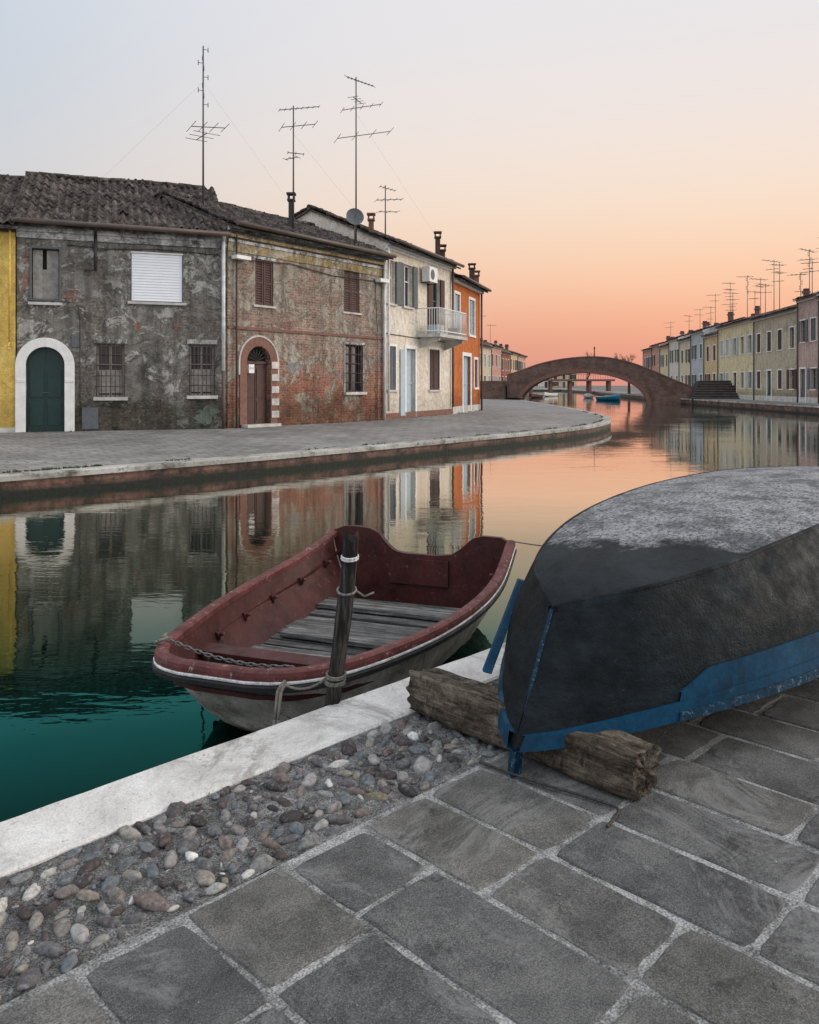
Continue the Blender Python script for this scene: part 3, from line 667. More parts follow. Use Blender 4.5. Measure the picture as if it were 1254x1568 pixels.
# ---- arched brick bridge
t=NT('bridge_brick',.9); x,y,z=t.sep()[:3]
bc,bf=t.brick((.13,.06,.044),(.185,.10,.073),(.16,.13,.11),.3,.09,.012,t.comb(x,z)); bc=t.mix(.8,bc,t.ramp(t.noise(.8,8,.75),[(.36,.35),(.62,1.25)]),'MULTIPLY'); t.color(bc); t.bump(t.noise(8,5),.5,.05); m_bbr=t.mat
PL=Vector((9.6,81)); PR=Vector((27.2,76.5)); g=empty('brick_arch_bridge',(PL.x,PL.y,0),math.atan2(PR.y-PL.y,PR.x-PL.x)); BL=(PR-PL).length
top=[(0,2.75),(1.2,3.1),(3,3.75),(5,4.2),(7,4.42),(8.5,4.45),(10,4.3),(12,3.8),(14,3.0),(16,2.1),(BL,1.25)]
ac,aw,ah=7.3,6.0,3.1
def bot(x):
    q=1-((x-ac)/aw)**2
    return -.6 if q<=0 else -.15+ah*math.sqrt(q)
xs=sorted({BL*i/70 for i in range(71)}|{ac-aw,ac+aw}|{ac-aw*math.cos(.06*k) for k in range(1,9)}|{ac+aw*math.cos(.06*k) for k in range(1,9)})
tp=catmull([(a,b,0) for a,b in top],8); tt=[(p.x,p.y) for p in tp]
mb=MB()
for y0,y1,dt_,mt in ((0,.35,0,m_bbr),(.35,2.85,.85,m_bbr),(2.85,3.2,0,m_bbr)):
    rows=[[],[],[],[],[]]
    for x in xs:
        b=bot(x); tz=interp(tt,x)-dt_
        if tz<b+.12: tz=b+.12
        for r,(yy,zz) in zip(rows,((y0,b),(y0,tz),(y1,tz),(y1,b),(y0,b))): r.append((x,yy,zz))
    mb.grid(rows,mt,sm=False)
    for x in (0,BL): mb.face([(x,y0,-.6),(x,y1,-.6),(x,y1,interp(tt,x)-dt_),(x,y0,interp(tt,x)-dt_)],mt)
mb.build('arch_and_parapets',g)
mb=MB()
n=60
for i in range(n):
    xa,xb=BL*i/n,BL*(i+1)/n
    for y0 in (-.05,2.8): mb.hexa([(xa,y0,interp(tt,xa)),(xb,y0,interp(tt,xb)),(xb,y0+.45,interp(tt,xb)),(xa,y0+.45,interp(tt,xa)),(xa,y0,interp(tt,xa)+.1),(xb,y0,interp(tt,xb)+.1),(xb,y0+.45,interp(tt,xb)+.1),(xa,y0+.45,interp(tt,xa)+.1)],m_chim)
for i in range(40):
    a0=math.pi*i/40;a1=math.pi*(i+1)/40
    q=[]
    for an,rr in ((a0,0),(a0,.38),(a1,.38),(a1,0)): q.append((ac-(aw+rr)*math.cos(an),-.15+(ah+rr)*math.sin(an)))
    mb.hexa([(p[0],-.05,p[1]) for p in q]+[(p[0],.02,p[1]) for p in q],m_chim)
mb.build('coping_and_arch_ring',g)
mb=MB()
for k in range(8):
    x0_=BL-1.2+k*.12; x1_=BL+4.2; y0_=-3.9+.42*k; zt=.62+.22*k
    mb.box(x0_,x1_,y0_,3.2,-.6 if k==0 else zt-.22,zt,m_riser); mb.box(x0_,x1_,y0_-.03,y0_+.12,zt+.002,zt+.045,m_darkstone)
mb.build('stairs',g)
mb=MB()
for k in range(11): mb.box(-6.5,-.05-k*.02,-2.6+.3*k,3.2,-.2 if k==0 else .5+.17*(k-1),.5+.17*k,m_bbr)
mb.build('left_stairs',g)
mb=MB(); mb.cyl((8.4,.2,4.3),(8.4,.2,5.3),.05,m_iron); mb.cyl((8.4,.2,5.3),(8.4,.2,5.5),.1,m_iron,8,.02); mb.build('bridge_post',g)

# ============================================================ distant small boats
def small_boat(name,loc,rz,L,B,mo,mi_):
    mb=MB(); rows=[];inner=[]
    for k in range(13):
        s=k/12; hw=B/2*interp([(0,.02),(.15,.5),(.35,.85),(.6,1),(1,.8)],s); zr=.42+.25*(1-s)**3; zb=-.1+.25*(1-s)**4
        rows.append([(s*L,hw*math.sin(a)**.7 if a>0 else 0,zr-(zr-zb)*math.cos(a)) for a in [math.pi/2*j/5 for j in range(5,-1,-1)]]+[(s*L,-(hw*math.sin(a)**.7),zr-(zr-zb)*math.cos(a)) for a in [math.pi/2*j/5 for j in range(1,6)]])
        inner.append([(s*L,y*.9,z*.97+.04 if abs(j-5)<4 else z+.02) for j,(x,y,z) in enumerate(rows[-1])])
    mb.grid(rows,mo); mb.grid(inner,mi_); mb.grid([[r[0] for r in rows],[r[0] for r in inner]],m_white); mb.grid([[r[-1] for r in rows],[r[-1] for r in inner]],m_white)
    mb.face(rows[-1],mo); mb.box(L*.45,L*.53,-B*.42,B*.42,.3,.34,m_greydoor); mb.box(L*.75,L*.85,-B*.4,B*.4,.3,.34,m_greydoor)
    o=mb.build(name); o.location=loc; o.rotation_euler=(0,0,rz); return o
m_blueb=simple('blue_boat_paint',(.01,.16,.26),.4,.3,5)
small_boat('blue_rowing_boat',(23.8,93,0),1.9,4.2,1.5,m_blueb,m_bluedoor)
small_boat('blue_rowing_boat',(26.5,104,0),1.6,4.5,1.6,m_blueb,m_white)
small_boat('white_rowing_boat',(24.2,112,0),1.3,5,1.6,m_white,m_greydoor)
small_boat('brown_rowing_boat',(16.8,113,0),1.2,5,1.6,m_chim,m_greydoor)
small_boat('white_rowing_boat',(21,128,0),1.1,5,1.7,m_white,m_brownwood)

def bare_tree(x,y,h,seed):
    random.seed(seed); mb=MB(); m=m_rust
    def br(p,d,l,r,dep):
        q=p+d*l; mb.cyl(p,q,r,m,6,r*.65,False)
        if dep==0: return
        for k in range(3 if dep>2 else 4):
            nd=(d+Vector((U(-1,1),U(-1,1),U(-.1,.7)))*.65).normalized(); br(p+d*l*U(.55,1),nd,l*U(.6,.8),r*.55,dep-1)
    br(Vector((x,y,.4)),Vector((0,0,1)),h*.36,.22,5); mb.build('bare_tree')
bare_tree(31.5,118,6.5,3); bare_tree(41,190,9,5)

# ============================================================ NEAR QUAY (local frame: x along quay, y toward water)
nq=math.radians(45)
def near(mb,name,bevel=0):
    o=mb.build(name,bevel=bevel); o.rotation_euler=(0,0,nq); return o
random.seed(5)
mb=MB(); mb.face([(-60,-90,NQ-.004),(22,-90,NQ-.004),(22,1.9,NQ-.004),(-60,1.9,NQ-.004)],m_mortar)
near(mb,'mortar_bed')
mb=MB()
x=.87-.29*9
while x<9:
    w=.29*U(.9,1.1)
    y=1.9-U(0,.03); first=U(.25,.55)
    while y>-4:
        l=first if first else U(.40,.70); first=0
        a=NQ+U(-.002,.002); g1=U(.007,.013)
        tl=[U(-.0015,.0015) for _ in range(4)]
        x0,x1,y0,y1=x+g1,x+w-g1,y-l+g1,y-g1; i_=.005
        # outline with slightly chipped, wandering edges
        nseg=7; out=[]
        for (ax_,ay_),(bx_,by_) in (((x0,y0),(x1,y0)),((x1,y0),(x1,y1)),((x1,y1),(x0,y1)),((x0,y1),(x0,y0))):
            for q in range(nseg):
                px=lerp(ax_,bx_,q/nseg); py=lerp(ay_,by_,q/nseg)
                nn=.0045*mnoise.noise(Vector((px*9,py*9,5)))+.003*mnoise.noise(Vector((px*30,py*30,9)))
                cx_,cy_=(x0+x1)/2,(y0+y1)/2; dx_,dy_=px-cx_,py-cy_; dl=math.hypot(dx_,dy_)
                if q==0: nn-=.006
                out.append((px+dx_/dl*nn*1.5,py+dy_/dl*nn*1.5))
        cx_,cy_=(x0+x1)/2,(y0+y1)/2
        def zt_(p): 
            fx=(p[0]-x0)/(x1-x0); fy=(p[1]-y0)/(y1-y0); return a+tl[0]*(1-fx)*(1-fy)+tl[1]*fx*(1-fy)+tl[2]*fx*fy+tl[3]*(1-fx)*fy
        vv=R(); k_=mb.mi(m_slab); b0=len(mb.v); N=len(out)
        ins=[(lerp(p[0],cx_,.012)+( -i_ if p[0]>cx_ else i_)*.6,lerp(p[1],cy_,.008)+(-i_ if p[1]>cy_ else i_)*.6) for p in out]
        mb.v+=[(p[0],p[1],a-.03) for p in out]+[(p[0],p[1],zt_(p)-.004) for p in out]+[(p[0],p[1],zt_(p)) for p in ins]
        for r_ in (0,1):
            for q in range(N):
                q2=(q+1)%N; mb.f.append([b0+r_*N+q,b0+r_*N+q2,b0+(r_+1)*N+q2,b0+(r_+1)*N+q]); mb.m.append(k_); mb.var.append(vv); mb.sm.append(False)
        mb.f.append([b0+2*N+q for q in range(N)]); mb.m.append(k_); mb.var.append(vv); mb.sm.append(False)
        y-=l
    x+=w
near(mb,'stone_slab_pavement')
mb=MB(); nx,ny=400,28; rows=[]
for j in range(ny+1):
    rows.append([(lerp(-6,12,i/nx),lerp(1.9,2.40,j/ny),NQ-.006+.010*mnoise.noise(Vector((i*.31,j*.33,0)))) for i in range(nx+1)])
mb.grid(rows,m_bed); near(mb,'pebble_mortar_bed')
def ico(s):
    bm=bmesh.new(); bmesh.ops.create_icosphere(bm,subdivisions=s,radius=1); bm.verts.ensure_lookup_table()
    r=([v.co.copy() for v in bm.verts],[[v.index for v in f.verts] for f in bm.faces]); bm.free(); return r
sv,sf=ico(3); sv2,sf2=ico(2)
placed=[]; mb=MB(); random.seed(11); k=mb.mi(m_peb)
def try_place(r,sp=.97):
    x=U(-.4,7.5); y=U(1.92,2.375)
    if all((x-a)**2+(y-b)**2>((r+c)*sp)**2 for a,b,c in placed): placed.append((x,y,r)); 
for rr,tr in ((.038,45),(.030,330),(.025,1300),(.020,2000),(.014,1500),(.008,1800)): 
    for _ in range(tr): try_place(rr*U(.88,1.15))
for (x,y,r) in placed:
    V,Fc=(sv,sf) if (r>.02 and x<2.8) else (sv2,sf2)
    an=random.gauss(.9,.7); ex=U(.5,.85); hz=U(.4,.72); var=R()*.93
    if R()<.05: var=U(.95,1.0)
    sd=Vector((U(0,99),U(0,99),0)); b0=len(mb.v); ca,sa=math.cos(an),math.sin(an); tl=U(-.35,.35)
    for v in V:
        n=1+.30*mnoise.noise(v*1.1+sd)+.14*mnoise.noise(v*2.7+sd)
        px,py,pz=v.x*r*1.28*n,v.y*r*ex*n,v.z*r*hz*n
        pz+=px*tl*.3
        mb.v.append((x+px*ca-py*sa,y+px*sa+py*ca,NQ-.006+r*.03+pz))
    for f in Fc: mb.f.append([b0+i for i in f]); mb.m.append(k); mb.var.append(var); mb.sm.append(True)
near(mb,'pebbles')
mb=MB(); random.seed(3); x=-9.3
while x<21:
    l=U(2.3,2.9); a=NQ+.008+U(-.002,.002)
    n=24; ra=[[],[],[],[],[],[]]
    for i in range(n+1):
        xx=lerp(x+.0015,x+l-.0015,i/n); e1=.005*mnoise.noise(Vector((xx*3,1,0)))+.004*mnoise.noise(Vector((xx*11,1,0))); e2=.006*mnoise.noise(Vector((xx*3,7,0)))+.005*mnoise.noise(Vector((xx*13,7,0)))
        for r_,(yy,zz) in zip(ra,((2.392+e1,a-.2),(2.392+e1,a-.008),(2.402+e1,a),(2.678+e2,a),(2.69+e2,a-.010),(2.69+e2,a-.2))): r_.append((xx,yy,zz))
    mb.grid(ra,m_ncop,sm=False)
    for xx in (0,-1): mb.face([r_[xx] for r_ in ra],m_ncop)
    x+=l
near(mb,'quay_coping_stones')
mb=MB(); mb.face([(-60,2.66,-1.2),(22,2.66,-1.2),(22,2.66,NQ-.18),(-60,2.66,NQ-.18)],m_qbrick); mb.face([(22,2.66,-1.2),(22,-90,-1.2),(22,-90,NQ-.012),(22,2.66,NQ-.012)],m_qbrick); mb.face([(-60,1.9,NQ-.03),(22,1.9,NQ-.03),(22,2.66,NQ-.05),(-60,2.66,NQ-.05)],m_bed)
near(mb,'near_quay_wall')

# ============================================================ MOORED BOAT
def paint(name,c,worn,rough=.5,sc=3,th=.58,bump=.3,algae=False,spec=.4):
    t=NT(name,rough,spec); col=t.ramp(t.noise(sc,8,.78),[(.36,tuple(x*.55 for x in c)),(.5,c),(.64,tuple(min(1,x*1.4) for x in c))])
    col=t.mix(t.ramp(t.noise(sc*5,8,.8,None,.4),[(th,0.0),(th+.05,.85)]),col,worn)
    col=t.mix(.5,col,t.ramp(t.noise(60,4,.7),[(.35,.6),(.65,1.25)]),'MULTIPLY')
    if algae:
        z=t.sep()[2]; a=t.ramp(t.math('ADD',z,t.math('MULTIPLY',t.noise(5,5,.75),.25)),[(.14,1.0),(.26,0.0)]); col=t.mix(t.math('MULTIPLY',a,.85),col,(.05,.045,.03))
        col=t.mix(.55,col,t.ramp(t.noise(1,5,.7,t.mapping((9,9,1.2))),[(.38,.5),(.6,1.1)]),'MULTIPLY')
    t.color(col); t.rough(t.ramp(t.noise(sc*3,5),[(.3,max(.1,rough-.15)),(.7,min(1,rough+.2))])); t.bump(t.noise(sc*12,6,.7),bump,.005); return t.mat
m_maroon=paint('maroon_paint',(.062,.0155,.014),(.15,.075,.062),.5,3,.60,.3,False,.3)
m_rim=paint('faded_red_rim',(.125,.036,.033),(.40,.30,.28),.55,5,.585,.3,False,.3)
m_hullw=paint('grey_white_hull',(.52,.49,.44),(.22,.19,.16),.55,2.5,.57,.3,True)
m_black=paint('black_rubber',(.015,.015,.017),(.08,.08,.08),.6,4,.62)
m_wline=paint('white_line',(.7,.7,.68),(.3,.28,.25),.5,6,.57)
def woodmat(name,a,b,c,axis=0,sc=1,spec=.3):
    t=NT(name,.88,spec); s=[30*sc,30*sc,30*sc]; s[axis]=1.6*sc
    gr=t.noise(1,7,.78,t.mapping(tuple(s)),.6)
    v=t.attr(); col=t.ramp(gr,[(.37,a),(.5,b),(.62,c)]); col=t.mix(.8,col,t.ramp(v,[(0,.55),(1,1.35)]),'MULTIPLY')
    col=t.mix(.7,col,t.ramp(t.noise(4,6,.78),[(.37,.4),(.62,1.2)]),'MULTIPLY')
    t.color(col); t.bump(gr,1,.010); return t.mat
m_plank=woodmat('weathered_plank',(.045,.043,.040),(.12,.118,.113),(.24,.237,.23),1)
m_post=woodmat('tarred_post',(.006,.0055,.005),(.022,.020,.018),(.09,.08,.07),2,1.0)
# log: rotted grain softened by blotches of lichen and dirt
t=NT('weathered_log',.92,.2)
gr=t.noise(1,6,.75,t.mapping((42,3.2,42)),.9); bl=t.noise(9,6,.82)
col=t.ramp(gr,[(.38,(.035,.027,.020)),(.5,(.085,.068,.050)),(.62,(.15,.125,.095))])
col=t.mix(.85,col,t.ramp(bl,[(.38,.30),(.6,1.5)]),'MULTIPLY')
col=t.mix(t.ramp(t.noise(5,6,.85,None,.8),[(.53,0.0),(.62,.6)]),col,(.24,.21,.165))
col=t.mix(t.ramp(t.noise(14,6,.85),[(.57,0.0),(.63,.8)]),col,(.016,.012,.009))
t.color(col); t.bump(t.math('ADD',t.math('MULTIPLY',gr,.6),t.math('MULTIPLY',bl,1.6)),1,.014); m_log=t.mat
m_rope=simple('rope',(.2,.18,.155),.9,.4,60,.8)
m_chain=simple('galvanised_chain',(.2,.19,.18),.6,.4,40,.3,.3)

bx,by=-.875,3.68; bang=math.atan2(.938,.345); BLn=2.77
g=empty('moored_rowing_boat',(bx,by,0),bang)   # local x: bow->stern, local y: left
hwT=[(0,.17),(.03,.265),(.09,.35),(.2,.43),(.4,.52),(.7,.61),(1.1,.705),(1.6,.765),(2.1,.77),(2.77,.71)]
def smooth(tab):
    c=catmull([(a,b,0) for a,b in tab],6); return [(p.x,p.y) for p in c]
hwS=smooth(hwT)
zrS=smooth([(0,.485),(.3,.46),(.8,.44),(1.4,.44),(1.9,.46),(2.3,.50),(2.77,.60)])
zbS=[(0,.16),(.12,.06),(.35,-.03),(.8,-.08),(2.77,-.08)]
ss=[0,.01,.03,.06,.1,.15,.2,.28,.36]+[.36+(BLn-.36)*i/26 for i in range(1,27)]
NP=9
def sect(s,ins=0,sh=0,zb_add=0):
    hw=interp(hwS,s)-ins; zr=interp(zrS,s); zb=interp(zbS,s)+zb_add
    out=[]
    for j in range(NP):
        a=math.pi/2*(1-j/(NP-1)); y=hw*(math.sin(a)**.62 if a>1e-6 else 0)*(1-.16*math.cos(a)); z=zr-(zr-zb)*math.cos(a)**.9 if a<math.pi/2-1e-6 else zr
        rake=.30*(1-(z-interp(zbS,s))/(zr-interp(zbS,s)))*max(0,1-s/.9)
        out.append((s+rake+sh,y,z))
    return out+[(x,-y,z) for x,y,z in out[-2::-1]]
mb=MB(); rows=[sect(s) for s in ss]; mb.grid(rows,m_hullw); mb.face(rows[0],m_hullw)
mb.build('hull',g)
mb=MB(); rows=[sect(s,.028,max(.0,.045-s*.2),.05) for s in ss[:-1]]; mb.grid(rows,m_maroon); mb.face(rows[0],m_maroon); mb.build('inner_lining',g)
rimc=[(s,interp(hwS,s),interp(zrS,s)) for s in ss][::-1]+[(s,-interp(hwS,s),interp(zrS,s)) for s in ss]
def sweep(mb,path,sec,mat,sm=False):
    rows=[]
    for i,p in enumerate(path):
        a=Vector(path[max(i-1,0)]);b=Vector(path[min(i+1,len(path)-1)]); d=(b-a); d.z=0; d.normalize(); n=Vector((-d.y,d.x,0))
        rows.append([tuple(Vector(p)+n*o+Vector((0,0,h))) for o,h in sec])
    mb.grid(rows,mat,sm=sm,closed=True)
mb=MB()
sweep(mb,rimc,[(-.03,0),(-.026,.018),(-.01,.026),(.028,.024),(.038,.012),(.038,-.016),(-.03,-.016)],m_rim); mb.build('gunwale',g)
mb=MB(); sweep(mb,rimc,[(-.028,-.018),(-.034,-.022),(-.033,-.030),(-.022,-.030),(-.01,-.018)],m_wline); sweep(mb,rimc,[(-.028,-.032),(-.04,-.041),(-.038,-.062),(-.024,-.07),(-.005,-.07),(-.005,-.032)],m_black); mb.build('rubbing_strake',g)
mb=MB()
inn=[]
for s,y,z in rimc:
    zz=interp(zrS,s)-.13; inn.append((max(s,.0)+(.08 if s<.05 else .06 if s<.3 else 0),y*.925,zz))
sweep(mb,inn,[(-.0,-.010),(.012,-.010),(.012,.010),(0,.010)],m_maroon)
for s in (.95,1.35,1.75,2.15,2.5):
    for sg in (-1,1):
        y=interp(hwS,s)-.03; z=interp(zrS,s)
        mb.hexa([(s-.02,sg*(y-.075),z-.15),(s+.02,sg*(y-.075),z-.15),(s+.02,sg*(y-.02),z-.15),(s-.02,sg*(y-.02),z-.15),
                 (s-.02,sg*(y-.05),z-.11),(s+.02,sg*(y-.05),z-.11),(s+.02,sg*y,z-.11),(s-.02,sg*y,z-.11)],m_maroon)
        mb.cyl((s,sg*(y-.06),z-.12),(s,sg*(y-.09),z-.12),.012,m_rim,6)
mb.build('cleats_and_stringer',g)
prof=[(-.71,.50),(-.71,.605),(-.64,.64),(-.50,.645),(-.42,.62),(-.34,.545),(-.26,.49),(-.15,.475),(.10,.475),(.2,.49),(.27,.55),(.33,.62),(.40,.65),(.52,.66),(.62,.655),(.71,.62),(.71,.5)]
mb=MB(); low=[(p[1],p[2]) for p in sect(BLn)]
def lowz(y): return interp(sorted(low),y)
x0,x1=BLn-.035,BLn+.012; n=60; rowsA=[[],[],[],[],[]]
for i in range(n+1):
    y=lerp(-.71,.71,i/n); zt=interp(prof[1:-1],y); zl=min(lowz(max(-.70,min(.70,y))),zt-.1)
    for r,(xx,zz) in zip(rowsA,((x0,zl),(x0,zt),(x1,zt),(x1,zl),(x0,zl))): r.append((xx,y,zz))
mb.grid(rowsA,m_maroon,sm=False)
mb.box(BLn-.06,BLn-.036,-.24,.24,.25,.44,m_maroon)
mb.build('transom',g)
random.seed(8); mb=MB(); s=.98
while s<2.6:
    w=U(.09,.13); hw=min(interp(hwS,s),interp(hwS,s+w))-.15
    z=.12+U(-.008,.008); e1,e2=U(-.05,.01),U(-.05,.01)
    mb.hexa([(s,-hw-e1,z),(s+w-.016,-hw-e1,z),(s+w-.016,hw+e2,z),(s,hw+e2,z),(s,-hw-e1,z+.025),(s+w-.016,-hw-e1,z+.025),(s+w-.016,hw+e2,z+.025),(s,hw+e2,z+.025)],m_plank,R()); s+=w
for s0,w,z,a,b in ((1.03,.17,.155,-.50,.52),(1.46,.16,.156,-.56,.5),(2.15,.2,.158,-.58,.58)):
    mb.hexa([(s0,a,z),(s0+w,a,z),(s0+w+.03,b,z),(s0+.03,b,z),(s0,a,z+.028),(s0+w,a,z+.028),(s0+w+.03,b,z+.028),(s0+.03,b,z+.028)],m_plank,.9)
mb.build('floor_boards',g,bevel=.003)
mb=MB()
# near-black panels paint in the shade ahead of the thwart, inside the hull skin
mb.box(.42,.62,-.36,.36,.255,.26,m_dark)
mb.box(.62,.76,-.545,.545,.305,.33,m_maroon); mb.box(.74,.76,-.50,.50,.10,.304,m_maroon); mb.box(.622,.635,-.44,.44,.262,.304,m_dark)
mb.box(.76,.96,-.04,.04,.11,.20,m_maroon); mb.box(.935,.965,-.52,.52,.10,.19,m_maroon)
mb.build('bow_thwart_and_bulkhead',g,bevel=.004)
mb=MB()
def chain(mb,pts,r,mat,link=.03):
    P=[Vector(p) for p in pts]; acc=[]
    for a,b in zip(P[:-1],P[1:]):
        n=max(1,int((b-a).length/link)); acc+= [a+(b-a)*i/n for i in range(n)]
    acc.append(P[-1])
    for i,(a,b) in enumerate(zip(acc[:-1],acc[1:])):
        d=(b-a).normalized(); s=d.orthogonal().normalized()
        if i%2: s=d.cross(s)
        o=s*link*.28; e=d*link*.18
        q=[a-e+o*.5,a+o,b+o,b+e+o*.5,b+e-o*.5,b-o,a-o,a-e-o*.5,a-e+o*.5]
        for u,v in zip(q[:-1],q[1:]): mb.cyl(u,v,r,mat,5)
def sag(a,b,d,n=12):
    a=Vector(a);b=Vector(b); return [tuple(a.lerp(b,i/n)-Vector((0,0,d*4*(i/n)*(1-i/n)))) for i in range(n+1)]
chain(mb,sag((.28,.465,.50),(.15,-.32,.49),.04),.003,m_chain,.026)
for k in range(5): 
    a=k*1.25; mb.cyl((.20+.02*math.cos(a),.45+.02*math.sin(a),.485+.01*k),(.23+.02*math.cos(a+1),.45+.03*math.sin(a+1),.49+.01*k),.009,m_chain,6)
mb.build('bow_chain',g)

# ---- mooring post
mb=MB(); P0=Vector((-.43,3.56,-.6)); P1=Vector((-.245,3.44,1.13)); rows=[]
for i in range(60):
    f=i/59; c=P0.lerp(P1,f); row=[]
    for j in range(24):
        a=2*math.pi*j/24; r=.035*(1+.16*mnoise.noise(Vector((math.cos(a)*2,math.sin(a)*2,f*8)))-.22*abs(mnoise.noise(Vector((math.cos(a)*5,math.sin(a)*5,f*3))))+.1*mnoise.noise(Vector((math.cos(a)*9,math.sin(a)*9,f*14))))*(1-.05*f)
        if i==59: r*=.85
        row.append((c.x+r*math.cos(a)+.006*math.sin(f*9),c.y+r*math.sin(a),c.z+(.025*math.sin(a*2+1) if i>=58 else 0)))
    rows.append(row)
mb.grid(rows,m_post,closed=True,var=.6); mb.face(rows[-1],m_post,1)
mb.build('wooden_mooring_post')
def ring(mb,f,r,tr,mat,tilt=0):
    c=P0.lerp(P1,f); pts=[(c.x+.006*math.sin(f*9)+r*math.cos(a*.524),c.y+r*math.sin(a*.524),c.z+tilt*math.sin(a*.524)) for a in range(13)]; mb.tube(pts,tr,mat,6)
mb=MB()
zf=lambda z:(z+.6)/1.73
for k in range(4): ring(mb,zf(.50+.013*k),.040,.0055,m_rope,.006*(k%2))
for k in range(2): ring(mb,zf(1.035+.009*k),.034,.005,m_pipe,.006)
ring(mb,zf(.90),.039,.006,m_chain,.012)
c=P0.lerp(P1,zf(.53)); mb.tube(sag((c.x-.045,c.y,c.z-.01),(-.535,3.54,.47),.03),.006,m_rope)
mb.tube([(-.54,3.56,.48),(-.56,3.50,.46),(-.565,3.45,.36),(-.575,3.44,.25),(-.565,3.45,.12),(-.575,3.45,-.1)],.008,m_rope)
mb.tube([(-.535,3.56,.47),(-.545,3.49,.46),(-.55,3.44,.36),(-.543,3.43,.25),(-.552,3.44,.12)],.007,m_rope)
c=P0.lerp(P1,zf(.90)); mb.tube([(c.x+.04,c.y,c.z),(c.x+.08,c.y+.01,c.z-.03),(c.x+.12,c.y+.02,c.z-.015)],.005,m_rope)
mb.build('mooring_ropes')
mb=MB(); mb.tube(sag((.73,5.98,.63),(1.9,6.2,.60),.06),.005,m_rope,5); mb.tube(sag((1.9,6.2,.60),(4.0,7.9,.42),.1),.005,m_rope,5); mb.build('stern_line')

# ============================================================ TIMBER LOG: one squared, rotted baulk
random.seed(4); mb=MB(); rows=[]; nl,nc=150,80; Ll=1.03
for i in range(nl+1):
    f=i/nl; yy=lerp(-.5,.5,f)*Ll; row=[]
    for j in range(nc):
        a=2*math.pi*j/nc; ca,sa=math.cos(a),math.sin(a)
        sq=1/max(abs(ca)**6+abs(sa)**6,1e-6)**.1667
        w=.088*sq; h=.080*sq
        n=mnoise.noise(Vector((ca*1.3,sa*1.3,yy*3)))*.10+mnoise.noise(Vector((ca*2.2,sa*2.2,yy*9)))*.08+mnoise.noise(Vector((ca*6,sa*6,yy*14)))*.04
        crack=mnoise.noise(Vector((ca*1.8,sa*1.8,yy*1.2+4)))
        if abs(crack)<.03: n-=.08*(1-abs(crack)/.03)
        end=min(f,1-f)*Ll
        if end<.10: n-= (.10-end)*1.2*abs(mnoise.noise(Vector((ca*2.5,sa*2.5,8))))+ (.10-end)*.5
        yo=0
        if i<=4 or i>=nl-4: yo=.03*mnoise.noise(Vector((ca*3,sa*3,round(f)*9)))
        row.append((w*ca*(1+n),yy+yo,h*sa*(1+n)+.006*math.sin(yy*5)))
    rows.append(row)
mb.grid(rows,m_log,sm=True,closed=True,var=.5)
for r,s in ((rows[0],-1),(rows[-1],1)):
    prev=r
    for q_,sc_ in enumerate((.85,.7,.5,.25)):
        cur=[(p[0]*sc_,p[1]-s*(.004+.025*abs(mnoise.noise(Vector((p[0]*25,p[2]*25,q_*5.))))),p[2]*sc_) for p in r]
        for j in range(nc): mb.face([prev[j],prev[(j+1)%nc],cur[(j+1)%nc],cur[j]],m_log,.2)
        prev=cur
    mb.face(prev,m_log,.1)
lg=mb.build('weathered_timber_log'); lg.rotation_euler=(0,math.radians(4),nq); lg.location=Vector((.415,3.07,NQ+.082))

# ============================================================ OVERTURNED BOAT
t=NT('black_hull_paint',.6,.2)
c=t.ramp(t.noise(2.2,9,.78,None,.3),[(.36,(.0016,.0034,.0048)),(.5,(.0035,.007,.009)),(.64,(.010,.017,.021))])
c=t.mix(t.ramp(t.noise(22,8,.85),[(.61,0.0),(.67,.4)]),c,(.04,.055,.065))
stn=t.noise(1,6,.75,t.mapping((3,3,22)))
c=t.mix(.6,c,t.ramp(stn,[(.38,.4),(.62,1.9)]),'MULTIPLY')
t.color(c); t.rough(t.ramp(t.noise(9,6,.7),[(.35,.45),(.65,.8)])); t.bump(t.math('ADD',t.noise(13,7,.75),t.math('MULTIPLY',t.noise(120,3),.25)),.8,.010); m_hullb=t.mat
t=NT('worn_bottom_paint',.75,.25); x,y,z=t.sep()[:3]
c=t.ramp(t.noise(3,8,.78),[(.36,(.006,.009,.012)),(.64,(.026,.034,.039))])
edge=t.math('ADD',t.math('MULTIPLY',t.noise(3.4,7,.85),.55),t.math('MULTIPLY',t.math('SUBTRACT',x,.78),.75))
edge=t.math('SUBTRACT',edge,t.math('MULTIPLY',t.math('MAXIMUM',t.math('MULTIPLY',y,-1),0.0),.45))
edge=t.ramp(edge,[(.23,0.0),(.31,1.0)])
flk=t.ramp(t.noise(60,6,.88),[(.47,0.0),(.53,1.0)])
flk2=t.ramp(t.noise(1,6,.85,t.mapping((24,90,24))),[(.50,0.0),(.56,1.0)])
patch=t.ramp(t.noise(4,8,.82),[(.40,.25),(.55,1.0)])
f=t.math('MULTIPLY',t.math('MULTIPLY',edge,t.math('MAXIMUM',flk,flk2)),patch)
c=t.mix(t.math('MULTIPLY',edge,.45),c,(.065,.072,.082)); c=t.mix(f,c,(.42,.425,.435))
t.color(c); t.bump(t.math('ADD',t.noise(70,6,.88),t.noise(10,5)),1,.008); m_hbot=t.mat
m_blue=paint('blue_strake_paint',(.002,.042,.088),(.010,.08,.14),.55,3,.60,.3,False,.2)
m_blueworn=paint('blue_worn_edge',(.004,.03,.06),(.14,.24,.30),.6,8,.55,.5,False,.2)
g=empty('overturned_boat',(.36,2.85,NQ),math.radians(46))
GW=[(0,0.0,.09),(.10,.125,.115),(.35,.315,.16),(.7,.50,.20),(1.1,.64,.23),(1.6,.75,.25),(2.2,.8,.26),(3,.8,.26),(3.8,.70,.25),(4.3,.6,.24)]
